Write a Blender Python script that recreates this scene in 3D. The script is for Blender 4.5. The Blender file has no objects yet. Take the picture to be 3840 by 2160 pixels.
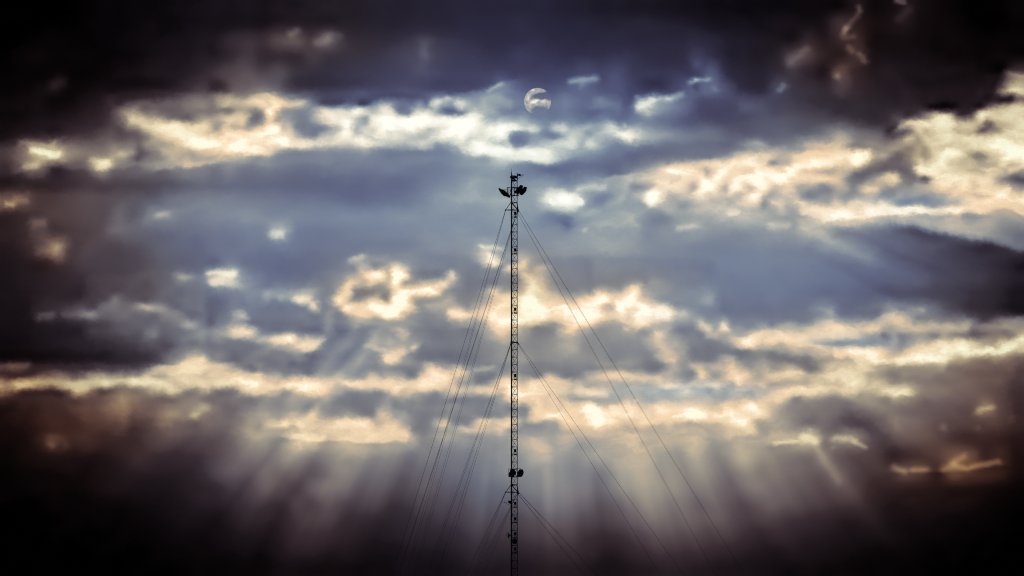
import bpy, math, random
import numpy as np
from mathutils import Vector, Matrix

random.seed(7)
SC = bpy.context.scene
COL = SC.collection

# ------------------------------------------------------------------ camera
PITCH = math.radians(12.0)
TANH = math.tan(math.radians(10.35))          # half of the horizontal field of view
CAM = Vector((0.0, 0.0, 1.7))
cam_data = bpy.data.cameras.new("camera")
cam_data.sensor_width = 36.0
cam_data.lens = 18.0 / TANH
cam_data.clip_start = 0.5
cam_data.clip_end = 60000.0
cam = bpy.data.objects.new("camera", cam_data)
COL.objects.link(cam)
cam.location = CAM
cam.rotation_euler = (math.pi / 2 + PITCH, 0.0, 0.0)
SC.camera = cam

# viewing direction of the sky region the clouds are described in (fixed compass / elevation)
FW = Vector((0.0, math.cos(PITCH), math.sin(PITCH)))
UP = Vector((0.0, -math.sin(PITCH), math.cos(PITCH)))
RT = Vector((1.0, 0.0, 0.0))
KK = 2 * TANH / 3840.0


def ray(sx, sy):
    return FW + RT * ((sx - 1920.0) * KK) + UP * ((1080.0 - sy) * KK)


def PX(sx, sy, y=400.0):
    """world point on the vertical plane y metres north"""
    d = ray(sx, sy)
    return CAM + d * (y / d.y)


# ------------------------------------------------------------------ render settings
SC.view_settings.view_transform = 'Standard'
SC.view_settings.look = 'None'
SC.view_settings.exposure = 0.0
SC.view_settings.gamma = 1.0
SC.render.film_transparent = False
SC.cycles.filter_width = 1.1
SC.cycles.use_adaptive_sampling = True
SC.cycles.adaptive_threshold = 0.01
SC.cycles.adaptive_min_samples = 64

# ------------------------------------------------------------------ the sky: a thick broken cloud deck
# Brightness of the cloud deck with lens vignetting darkened into its edges (0..99), 64 columns of azimuth by 36 rows of elevation.
TAB = """
0 0 0 0 1 2 3 3 4 4 5 6 7 8 8 9|8 10 10 11 12 12 12 13 13 13 14 14 15 15 15 15|15 15 14 13 12 11 11 10 10 9 8 7 6 6 5 5|5 5 5 5 6 11 6 7 11 7 5 3 1 1 1 3
0 0 0 1 1 2 3 3 4 5 5 6 7 8 9 10|9 12 14 13 13 13 13 14 14 15 16 16 16 17 17 17|18 17 16 15 15 14 14 14 14 13 12 11 9 8 8 7|8 8 8 9 20 14 8 8 10 6 5 4 2 1 1 2
0 1 2 2 2 2 3 4 5 6 7 8 10 11 17 20|20 28 32 24 33 22 18 18 19 21 24 22 21 20 19 19|20 20 18 18 17 17 17 16 16 16 16 17 15 12 11 10|10 10 16 12 18 18 8 7 7 6 5 5 4 3 3 3
1 3 4 3 3 3 3 4 5 7 9 10 12 12 17 23|19 20 19 24 22 21 21 22 24 27 30 26 24 23 22 22|24 23 22 21 21 21 22 21 19 18 19 24 20 13 12 11|14 25 24 14 14 21 10 8 7 7 6 5 5 4 5 5
2 3 3 4 3 3 4 6 7 9 10 12 16 21 27 31|27 29 22 21 21 22 23 24 26 28 31 28 27 27 27 28|27 26 26 27 31 28 30 24 23 22 23 27 34 20 15 14|18 22 16 12 28 18 12 12 10 9 8 8 7 6 7 25
3 4 6 7 4 5 7 8 9 10 12 18 26 26 36 40|45 38 27 23 23 25 27 29 30 31 31 31 32 33 38 46|38 34 33 36 40 34 33 28 26 26 33 38 38 31 20 18|28 22 20 18 25 18 14 12 12 10 9 8 8 9 30 60
5 6 7 5 6 9 13 24 34 34 35 41 45 50 58 68|82 75 65 55 43 50 55 47 42 45 52 66 58 62 62 58|52 42 42 42 38 40 38 38 64 54 42 32 30 29 32 30|27 25 22 20 18 18 16 15 14 13 12 11 13 16 22 48
6 7 9 10 12 15 20 35 68 62 52 46 50 60 78 60|75 68 48 50 80 88 75 86 92 96 95 93 96 95 78 72|68 55 48 46 44 42 42 48 50 44 38 33 30 30 31 33|33 32 30 28 26 22 20 25 42 62 78 50 50 68 75 82
9 15 20 19 22 25 32 38 42 65 90 92 93 75 88 95|99 97 82 55 68 98 78 72 85 60 66 82 80 82 85 92|62 58 55 72 66 62 72 74 60 55 48 44 42 38 38 42|40 40 42 50 58 45 42 40 52 78 84 70 62 45 72 82
24 42 68 76 52 45 48 60 42 62 70 70 78 86 92 93|85 66 56 54 56 57 56 54 52 54 54 55 64 78 84 97|97 94 92 72 60 50 44 43 43 42 43 43 44 48 66 85|60 66 84 86 74 55 58 50 42 55 74 80 80 64 80 92
20 38 50 26 28 36 60 46 42 46 50 56 56 52 56 50|50 47 44 44 45 46 46 46 47 46 46 48 52 56 60 62|56 50 46 45 44 43 44 50 54 60 68 75 84 93 95 95|92 95 95 82 80 62 42 38 38 82 86 72 66 66 72 62
14 18 18 18 22 26 28 29 29 31 34 38 41 41 42 41|41 40 39 39 39 40 40 41 41 42 46 50 54 60 58 56|54 56 56 55 56 58 58 66 62 76 86 80 93 90 95 97|92 80 80 72 62 44 58 68 50 50 62 80 82 86 70 52
36 32 24 24 28 31 31 33 34 36 42 45 46 47 47 46|46 45 44 44 43 42 41 42 44 46 50 54 57 58 59 60|57 60 80 93 64 50 56 62 84 84 67 66 68 66 76 86|72 72 60 62 56 60 68 60 58 56 58 66 74 80 88 84
16 20 24 26 27 30 31 38 35 47 50 46 47 50 51 52|51 51 50 49 49 50 50 50 52 53 53 53 53 54 56 57|56 54 50 48 54 58 60 62 56 52 58 60 62 68 70 66|60 60 74 88 88 78 80 74 70 66 66 70 64 68 64 66
14 18 28 24 25 27 31 36 37 38 40 42 43 45 46 48|50 62 48 46 46 47 48 49 50 51 52 53 54 54 54 55|54 53 52 52 58 60 59 58 52 53 56 58 54 53 53 55|56 56 60 58 54 52 48 44 41 39 41 50 54 52 48 44
12 16 28 46 26 28 28 28 31 35 38 40 40 43 44 45|45 46 45 44 45 46 47 48 48 49 51 53 53 56 68 56|54 53 55 57 58 59 58 55 52 51 51 50 49 49 50 51|50 50 50 52 50 47 44 40 37 34 32 29 27 26 30 36
10 12 14 20 22 25 26 27 29 33 36 38 40 42 50 44|42 41 41 42 44 48 58 58 60 58 50 49 50 56 74 62|75 60 52 51 51 51 51 51 50 50 49 49 49 49 49 49|48 48 47 46 45 43 41 38 35 33 30 27 24 21 17 13
9 11 13 15 18 21 24 27 31 34 38 50 48 72 76 54|45 43 44 45 48 60 78 90 95 72 60 80 62 56 54 60|85 78 52 52 51 51 52 54 52 51 49 48 48 47 47 47|46 46 45 44 43 41 39 37 35 33 30 28 25 21 17 13
9 10 13 15 16 18 22 34 28 30 36 42 44 44 46 52|48 54 58 64 50 60 62 66 76 95 70 58 52 50 66 86|92 84 70 58 66 70 82 88 58 48 46 46 46 46 45 45|46 44 43 42 41 39 38 36 34 32 28 25 21 18 14 10
8 9 16 20 26 38 38 36 44 54 52 40 40 41 44 52|42 42 43 58 50 55 80 88 96 92 68 68 72 76 88 96|99 99 92 90 90 84 78 82 92 88 62 52 46 45 44 44|45 46 49 60 48 46 48 58 56 58 46 34 26 21 18 16
7 8 11 12 14 17 19 22 26 32 40 46 52 46 62 78|46 41 40 42 46 44 50 54 58 54 48 46 50 50 66 84|74 55 56 78 66 56 60 68 60 62 54 54 66 60 50 54|54 70 78 82 82 78 74 72 76 74 66 64 66 48 54 58
6 7 9 11 13 15 18 22 26 36 33 42 41 44 50 48|60 66 64 68 52 48 52 60 62 60 50 46 46 47 52 58|54 50 52 62 50 48 48 50 54 62 58 46 46 60 84 88|78 92 88 72 66 64 62 55 60 74 76 74 66 56 66 74
7 8 8 10 12 14 16 20 24 28 42 56 74 60 48 44|43 44 46 44 46 49 53 54 76 58 46 46 45 46 50 54|56 50 49 50 49 49 48 49 50 60 60 52 48 50 48 48|46 48 62 72 72 80 82 86 92 94 88 62 46 40 42 40
24 27 28 34 38 44 60 60 55 66 62 80 82 80 84 80|76 60 48 48 54 66 52 60 56 52 72 84 78 66 52 50|48 46 48 50 54 62 70 70 68 64 50 72 72 78 74 62|72 78 64 78 84 84 74 60 54 54 50 46 42 38 36 28
36 28 26 26 40 48 36 42 44 52 60 62 64 52 54 76|70 62 80 86 78 58 54 58 74 64 58 62 72 66 62 74|84 84 84 78 80 84 68 68 68 72 72 70 68 68 70 68|78 84 88 60 70 74 76 80 72 52 48 44 40 36 30 22
8 10 13 20 25 28 30 33 37 40 42 44 44 42 42 50|50 52 56 54 50 44 45 46 50 52 50 48 49 50 52 62|66 86 88 88 86 90 84 86 82 86 88 90 88 84 86 90|70 62 58 52 50 50 50 46 42 40 38 36 34 46 30 20
7 8 10 14 18 20 23 26 28 31 36 38 38 40 46 56|64 68 72 74 74 82 88 78 74 60 50 62 56 52 66 74|60 56 62 74 84 94 86 80 74 72 70 76 72 84 92 66|68 60 56 52 46 42 42 44 40 37 32 30 28 28 25 18
6 7 13 22 17 19 18 20 20 24 26 27 30 34 40 48|54 58 76 82 70 76 76 72 74 70 52 52 56 54 54 58|62 66 64 66 60 64 68 72 68 66 66 68 62 60 66 66|64 66 72 48 52 48 34 30 30 30 27 22 20 18 16 12
4 6 8 10 10 11 12 14 17 16 17 20 23 29 33 40|46 48 50 50 52 52 58 56 52 47 46 46 46 47 50 55|56 64 60 56 56 60 64 68 66 58 58 60 57 56 62 56|54 48 44 44 38 34 28 22 22 22 24 32 30 18 18 10
2 4 5 6 7 7 9 10 11 12 13 15 19 25 30 34|40 34 36 36 40 48 48 45 41 38 38 40 41 42 45 52|52 54 54 52 52 50 58 62 62 56 54 54 52 49 50 47|48 45 40 36 36 30 26 24 34 30 18 32 26 20 15 8
2 3 4 5 5 6 7 8 9 10 11 13 14 16 24 28|32 28 28 36 40 42 38 36 33 31 32 34 36 37 39 44|46 49 51 50 49 45 52 55 56 55 51 48 44 43 44 43|42 40 36 32 30 26 20 17 15 14 12 11 10 8 6 4
1 1 2 3 3 3 4 5 7 8 9 10 12 14 19 22|22 21 28 26 32 30 28 27 23 23 26 29 31 32 34 38|38 41 45 44 42 37 40 44 48 47 44 40 38 36 35 34|36 33 29 26 23 19 15 12 11 10 9 8 7 5 3 2
0 1 1 1 2 2 3 3 5 6 7 8 9 10 13 16|16 17 22 24 26 22 19 17 16 17 20 23 25 27 29 31|31 33 36 36 33 30 32 35 38 39 38 36 34 31 29 27|24 22 19 17 14 12 11 9 8 7 6 5 4 3 2 1
0 0 0 1 1 1 1 2 3 4 5 6 7 8 9 11|12 13 17 19 19 16 13 12 12 13 15 17 19 21 22 24|24 26 27 28 24 21 22 25 27 29 29 27 25 23 21 18|17 15 13 12 10 9 8 7 6 5 4 3 2 1 1 0
0 0 0 0 0 0 1 1 1 2 3 4 5 5 6 8|8 10 12 13 12 11 9 8 8 9 10 11 13 15 16 17|16 18 20 20 18 15 14 17 19 20 20 19 17 15 13 12|10 10 9 8 7 6 5 4 4 3 2 2 1 1 0 0
0 0 0 0 0 0 0 0 1 1 1 2 3 3 4 5|5 6 7 7 7 6 6 6 6 7 7 8 9 10 11 12|11 12 13 13 12 10 10 11 12 13 13 12 11 10 9 8|7 6 6 5 5 4 3 3 2 2 1 1 0 0 0 0
"""
# Closer survey of the broken, bright cloud: 16 x 9 cells of half the size; azimuth / elevation offset first
CLOSE = """
336 256
46 52 62 58 56 56 54 52 52 52 51 51 51 51 51 50
48 52 54 66 56 58 64 82 70 56 50 50 50 50 50 50
52 62 66 76 94 93 70 98 86 58 50 50 50 56 70 53
60 80 74 68 74 66 72 90 68 62 68 72 76 84 62 52
68 80 56 52 52 56 58 78 88 86 92 96 90 66 54 50
84 72 58 60 66 68 58 88 96 74 62 60 60 60 60 52
62 84 80 80 84 88 92 86 84 72 56 60 62 62 64 62
50 60 68 72 64 68 86 90 66 58 54 53 54 60 84 86
52 54 56 58 58 56 54 52 52 50 48 48 48 48 54 62
464 256
50 56 66 84 58 52 56 64 54 51 50 50 50 50 49 48
49 50 54 56 54 72 78 72 60 64 56 50 50 50 49 48
47 48 50 50 52 56 60 72 70 68 58 52 50 50 49 48
46 47 48 49 52 52 54 70 82 72 62 54 50 50 50 50
47 50 60 74 62 58 62 78 88 78 72 64 56 54 58 58
50 54 62 72 76 76 80 90 99 88 84 80 74 72 80 84
56 62 70 80 84 82 84 97 100 99 96 90 92 94 94 95
74 76 84 94 88 88 90 94 99 98 90 86 88 90 92 94
62 56 64 86 92 92 88 88 86 78 66 58 70 84 88 82
592 256
52 52 51 51 50 50 49 48 48 48 47 47 46 46 45 45
52 52 52 51 50 50 49 49 48 48 47 47 46 46 45 45
51 51 51 50 50 50 50 51 50 49 49 48 48 47 46 46
52 52 52 52 56 60 54 56 54 52 50 49 48 48 48 47
70 68 64 62 74 86 66 58 56 54 52 52 52 52 52 51
88 94 86 88 94 90 76 68 60 56 54 53 52 54 58 52
92 78 76 98 88 88 97 82 78 70 56 54 53 53 53 52
88 76 78 86 80 94 92 92 90 88 76 68 60 56 54 53
70 66 62 70 82 90 92 72 66 66 60 56 54 64 58 62
112 92
8 9 10 11 13 14 17 20 26 34 40 42 44 48 60 52
16 22 30 32 32 32 34 36 38 44 48 50 46 56 62 62
34 46 52 50 40 44 40 38 40 44 46 48 48 50 50 60
32 46 64 68 66 64 56 48 46 42 54 62 62 68 80 80
28 34 50 56 70 76 80 82 84 76 78 80 74 62 80 72
30 32 36 40 50 66 80 86 90 88 88 86 82 80 88 92
40 42 44 42 52 58 62 68 76 84 92 97 95 92 92 95
46 56 50 38 42 50 62 66 68 66 66 72 76 82 90 92
48 58 42 36 38 42 50 62 58 60 54 54 52 60 62 64
240 92
46 60 70 74 72 60 46 34 30 28 27 27 27 27 27 27
64 72 80 82 84 74 68 66 50 42 34 34 34 42 40 30
62 52 56 84 70 58 54 52 52 62 76 74 76 76 84 72
76 50 52 78 64 62 58 50 50 62 76 86 84 86 72 62
72 64 78 88 92 72 68 52 50 50 54 64 76 92 70 76
92 92 94 94 96 90 84 68 56 54 66 72 84 97 80 84
95 94 92 90 92 96 88 84 80 72 74 76 80 80 82 84
86 82 78 72 62 58 56 54 54 54 55 56 58 58 58 60
66 54 52 50 50 50 50 50 50 50 50 50 50 50 50 50
368 92
28 30 32 29 29 30 32 36 42 50 56 54 46 50 56 60
46 54 50 44 42 44 54 46 74 62 56 74 62 56 60 58
66 76 74 54 54 72 76 74 66 50 52 58 66 68 62 60
86 92 92 88 94 99 96 92 90 88 94 96 94 80 66 62
76 86 92 90 96 92 78 72 78 86 96 100 92 80 78 86
78 82 82 84 78 72 68 72 78 84 88 90 78 76 76 80
76 72 72 72 70 70 72 66 60 64 72 76 76 86 82 76
54 52 50 50 50 50 50 50 50 52 56 62 72 84 90 96
49 48 48 48 48 48 49 50 50 50 51 52 54 56 60 74
496 92
58 46 42 42 40 38 38 40 44 44 42 40 44 42 40 38
56 54 48 46 44 42 42 44 46 44 42 42 46 46 44 44
52 50 48 48 46 44 44 44 46 44 42 40 40 42 42 44
66 64 62 62 56 50 48 48 50 50 48 46 46 48 48 46
95 88 84 72 72 58 54 66 72 60 62 62 58 64 74 66
92 82 58 54 58 56 52 54 62 70 66 58 62 64 66 72
74 70 54 54 62 66 70 74 76 76 64 74 66 58 54 52
98 98 84 90 92 88 80 72 66 62 60 58 54 50 47 46
80 78 72 78 84 82 70 64 58 54 52 50 47 45 44 43
624 144
48 46 44 43 43 43 44 45 46 47 47 47 46 46 46 52
42 41 42 42 43 44 45 46 47 48 50 54 58 64 74 82
44 44 48 52 56 58 62 64 68 74 80 84 86 90 92 92
54 56 60 68 78 92 92 92 88 80 74 90 94 88 86 84
72 70 74 78 84 84 84 86 84 94 94 97 84 88 92 92
54 54 58 66 78 82 84 78 68 88 94 90 72 92 88 74
56 62 70 90 84 70 66 68 70 78 76 72 70 74 72 84
60 60 62 88 72 64 60 56 62 66 68 68 68 66 72 74
58 58 58 54 56 60 60 58 64 66 68 70 72 78 68 66
752 144
48 50 60 66 52 50 52 60 68 72 72 60 50 52 50 48
80 80 74 66 70 80 84 84 84 84 86 86 88 92 84 62
90 80 60 70 76 94 94 96 92 88 82 76 84 80 62 50
94 92 92 84 92 92 86 84 76 70 70 66 52 46 44 44
98 88 90 95 86 88 88 90 86 82 76 58 48 46 52 62
84 88 72 76 78 66 64 62 56 56 62 60 52 60 74 70
88 72 64 72 76 70 56 56 58 58 62 58 56 60 66 66
68 56 70 76 70 76 80 76 68 66 74 68 74 76 76 72
60 56 58 72 62 62 76 88 90 92 90 94 84 82 90 92
896 72
11 9 8 8 8 7 7 7 7 8 8 9 10 18 34 48
11 10 9 8 8 8 8 8 8 9 9 10 12 30 52 62
13 12 11 10 10 10 10 10 10 10 12 12 18 44 62 66
15 14 13 12 12 11 11 11 11 12 13 14 18 20 26 50
17 17 18 18 15 14 14 15 15 16 20 34 44 54 66 74
24 26 34 46 62 70 66 32 28 40 72 72 72 76 80 84
50 66 76 80 80 84 80 68 68 66 60 46 62 68 76 84
34 50 76 76 78 82 82 72 72 66 44 50 56 72 78 84
56 70 62 80 82 84 86 82 84 84 82 80 80 82 80 88
880 144
54 60 56 50 60 62 76 78 76 76 74 76 78 84 88 86
60 48 42 52 64 62 78 86 88 84 74 60 58 70 74 82
44 42 44 54 84 84 88 92 78 72 68 68 64 68 72 84
42 44 42 50 84 86 92 84 80 76 74 72 72 80 76 66
72 70 50 46 54 46 74 84 84 82 84 84 88 84 66 56
58 54 54 54 58 62 70 80 78 80 84 76 86 86 82 80
58 58 60 58 60 58 62 66 72 78 80 82 80 84 92 90
82 72 62 58 60 60 62 64 68 74 84 88 90 92 92 88
96 94 95 95 92 86 78 76 84 92 86 84 88 84 76 72
0 364
22 32 28 24 16 15 16 18 22 20 18 18 18 20 22 26
24 22 22 22 22 30 34 40 40 34 42 52 58 58 56 50
50 44 58 56 54 52 52 56 62 62 64 66 66 70 62 64
44 32 26 22 22 22 22 24 36 56 56 46 36 38 42 46
18 16 16 17 18 20 22 24 27 30 34 34 34 38 42 48
11 11 12 14 15 18 21 22 25 28 30 30 34 38 42 45
9 10 11 12 14 17 20 20 20 22 26 26 28 32 36 40
8 8 10 11 13 16 18 19 18 18 20 22 24 28 30 33
7 7 8 10 12 14 17 18 17 17 18 20 22 24 26 28
128 364
28 30 38 60 74 78 80 80 80 72 68 74 66 52 44 42
56 58 68 62 62 74 78 80 78 72 78 76 80 82 76 72
76 74 76 80 78 76 74 80 80 80 76 84 82 84 86 84
46 46 54 66 68 72 60 54 56 66 52 46 48 54 70 76
44 44 44 45 46 48 50 50 50 44 40 42 45 48 48 50
40 40 40 44 48 50 50 50 52 56 46 44 42 42 48 52
34 36 40 44 48 52 48 44 54 46 44 44 42 46 52 56
27 29 32 38 42 42 36 34 34 40 42 42 44 48 52 56
22 24 27 30 34 32 30 30 32 36 38 40 42 46 52 54
256 364
56 50 46 48 46 46 46 46 50 52 52 50 50 50 50 50
78 66 68 58 60 56 50 56 62 64 72 58 56 60 70 62
82 80 78 82 84 82 82 84 84 80 80 82 80 78 80 80
72 74 70 60 66 82 82 84 84 72 60 54 54 56 56 56
56 58 56 56 60 60 62 62 60 48 46 46 46 48 50 54
56 56 54 54 56 54 54 62 50 47 47 47 47 47 50 60
60 62 60 62 68 68 70 76 58 54 56 62 58 54 56 72
54 66 74 80 70 78 78 78 76 78 84 82 86 84 72 70
46 52 56 60 68 66 72 80 82 82 80 76 82 86 84 84
384 364
54 50 48 47 50 74 72 54 60 74 58 56 60 62 54 52
66 64 58 50 66 84 84 80 70 72 62 48 47 48 56 60
80 84 80 78 84 88 84 78 72 64 58 50 52 60 78 84
62 76 68 70 62 60 58 62 74 76 72 72 70 74 70 84
58 56 58 54 52 50 50 50 50 52 50 52 52 54 64 78
62 54 52 50 50 50 50 50 52 52 50 50 50 52 56 54
74 66 60 50 48 48 50 50 52 50 50 52 52 54 58 64
84 80 64 52 48 50 60 68 54 50 52 66 74 72 80 84
84 84 76 50 48 48 50 54 62 72 68 66 60 62 74 64
512 364
56 54 52 50 50 48 47 47 47 46 46 46 46 46 45 44
60 54 54 54 68 64 50 48 52 64 66 70 74 72 70 66
72 70 80 82 82 82 76 66 66 64 66 68 68 68 68 68
84 84 86 84 82 82 78 72 84 86 88 84 70 68 68 68
84 82 80 84 82 82 72 70 66 70 68 68 68 68 70 70
58 60 76 84 82 84 86 86 84 86 92 84 86 84 84 86
60 60 74 82 88 88 88 86 84 86 92 90 90 90 92 88
68 58 58 60 64 66 80 86 84 84 94 88 88 80 74 76
56 56 58 60 60 60 62 64 68 68 68 72 70 66 66 68
640 364
47 47 48 50 50 50 60 70 60 68 72 72 62 54 56 58
66 64 66 68 50 48 50 72 64 60 64 78 80 74 62 66
66 66 74 78 72 60 64 68 74 76 70 68 76 72 70 72
66 68 68 68 70 70 62 64 62 66 62 66 70 70 70 70
68 68 70 70 70 68 66 68 68 66 64 66 70 74 82 84
84 86 90 88 88 90 90 86 78 74 80 78 82 92 94 86
88 84 86 88 88 90 94 92 88 92 88 88 88 88 84 78
88 78 72 72 68 68 68 68 68 68 76 84 90 88 72 66
66 66 66 66 66 66 66 66 64 64 64 66 74 80 76 62
768 364
56 64 66 58 50 52 60 70 74 78 78 82 82 64 64 64
68 74 76 80 72 74 72 80 80 80 80 76 68 62 56 48
62 66 68 70 70 74 72 76 74 80 88 82 72 76 66 58
74 80 84 84 84 84 76 70 70 74 70 62 64 68 74 74
78 78 64 56 60 58 54 52 52 52 54 54 54 52 50 48
70 62 54 52 50 50 48 46 45 44 46 46 48 46 44 44
66 58 54 50 48 46 46 44 42 38 38 40 42 40 38 40
66 62 56 50 46 44 44 42 38 35 33 32 34 36 36 34
60 58 54 56 66 58 44 38 38 44 44 38 32 32 32 32
640 308
92 90 92 88 66 66 54 50 48 46 45 45 45 45 44 44
90 84 78 78 66 62 56 62 54 50 58 50 48 48 48 48
66 60 66 62 52 50 50 62 70 56 80 58 56 54 58 62
56 58 70 60 54 50 50 50 60 62 62 62 64 76 80 78
56 60 62 60 60 56 50 48 48 50 54 60 72 84 80 74
52 54 62 64 58 56 48 46 45 46 48 48 48 52 56 56
48 50 58 60 58 54 52 50 48 54 64 62 50 50 52 54
46 47 50 56 56 54 62 66 66 64 66 72 68 58 60 62
62 62 62 58 54 52 56 74 66 60 70 78 78 72 60 64
768 308
44 44 43 43 43 43 45 54 44 42 42 40 40 38 48 58
47 48 48 48 48 52 60 66 60 56 54 52 52 56 66 74
54 60 68 66 64 70 74 78 80 76 72 72 76 74 66 62
76 80 80 80 82 80 80 80 78 74 70 66 60 58 50 58
76 74 80 84 84 76 68 64 60 60 62 62 60 60 60 62
52 58 60 66 66 72 76 72 80 82 86 82 82 80 74 66
50 50 50 50 50 56 58 62 66 68 72 80 82 86 84 80
60 64 68 60 52 50 60 74 76 78 80 78 72 68 64 60
72 72 78 78 66 60 68 76 76 78 80 74 66 64 62 58
896 308
42 50 52 50 46 40 36 32 28 24 22 20 19 18 16 14
74 64 50 48 48 46 44 44 50 40 28 28 32 38 42 40
72 72 72 68 68 64 66 62 60 46 46 48 50 54 54 52
52 56 60 58 52 60 58 54 50 42 42 46 48 48 54 66
54 58 66 68 70 72 74 78 80 74 66 62 60 74 76 74
66 76 84 84 84 84 84 80 80 78 80 80 76 76 74 64
92 88 88 90 90 88 76 64 60 54 50 50 54 50 46 40
62 60 60 60 62 64 52 48 46 44 42 40 38 36 34 28
58 56 54 52 52 50 48 44 40 38 36 34 32 30 28 22
208 288
44 48 50 48 50 52 54 58 54 54 58 60 60 52 50 52
40 41 44 48 48 50 50 54 50 56 54 72 72 60 52 58
38 40 44 48 48 48 47 46 46 46 48 50 54 74 52 54
38 42 46 56 62 48 46 45 45 45 46 48 48 48 50 54
38 44 50 58 56 48 44 44 43 43 44 44 46 46 48 54
48 52 60 76 78 74 52 48 48 50 50 46 44 44 46 54
44 50 48 50 50 54 62 64 78 80 80 66 66 68 70 48
42 44 44 44 44 44 46 52 62 64 66 68 76 72 56 48
46 50 44 40 42 44 46 50 52 50 50 54 50 46 48 50
80 272
26 26 27 28 30 31 31 32 33 34 36 40 56 58 50 54
24 24 26 27 28 29 31 31 31 34 37 40 46 46 46 48
23 24 26 28 29 30 31 31 32 34 38 40 40 42 43 44
24 25 27 32 40 36 34 35 35 38 40 38 40 42 42 43
26 28 36 40 42 40 42 48 56 54 50 42 40 42 42 43
42 46 38 36 38 40 40 40 42 42 48 48 46 42 42 42
24 26 26 28 32 34 36 38 38 40 42 44 50 58 54 46
22 24 25 27 30 33 34 36 42 44 40 42 44 46 50 52
21 23 24 26 28 31 33 36 46 44 40 42 44 48 50 52
"""
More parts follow.
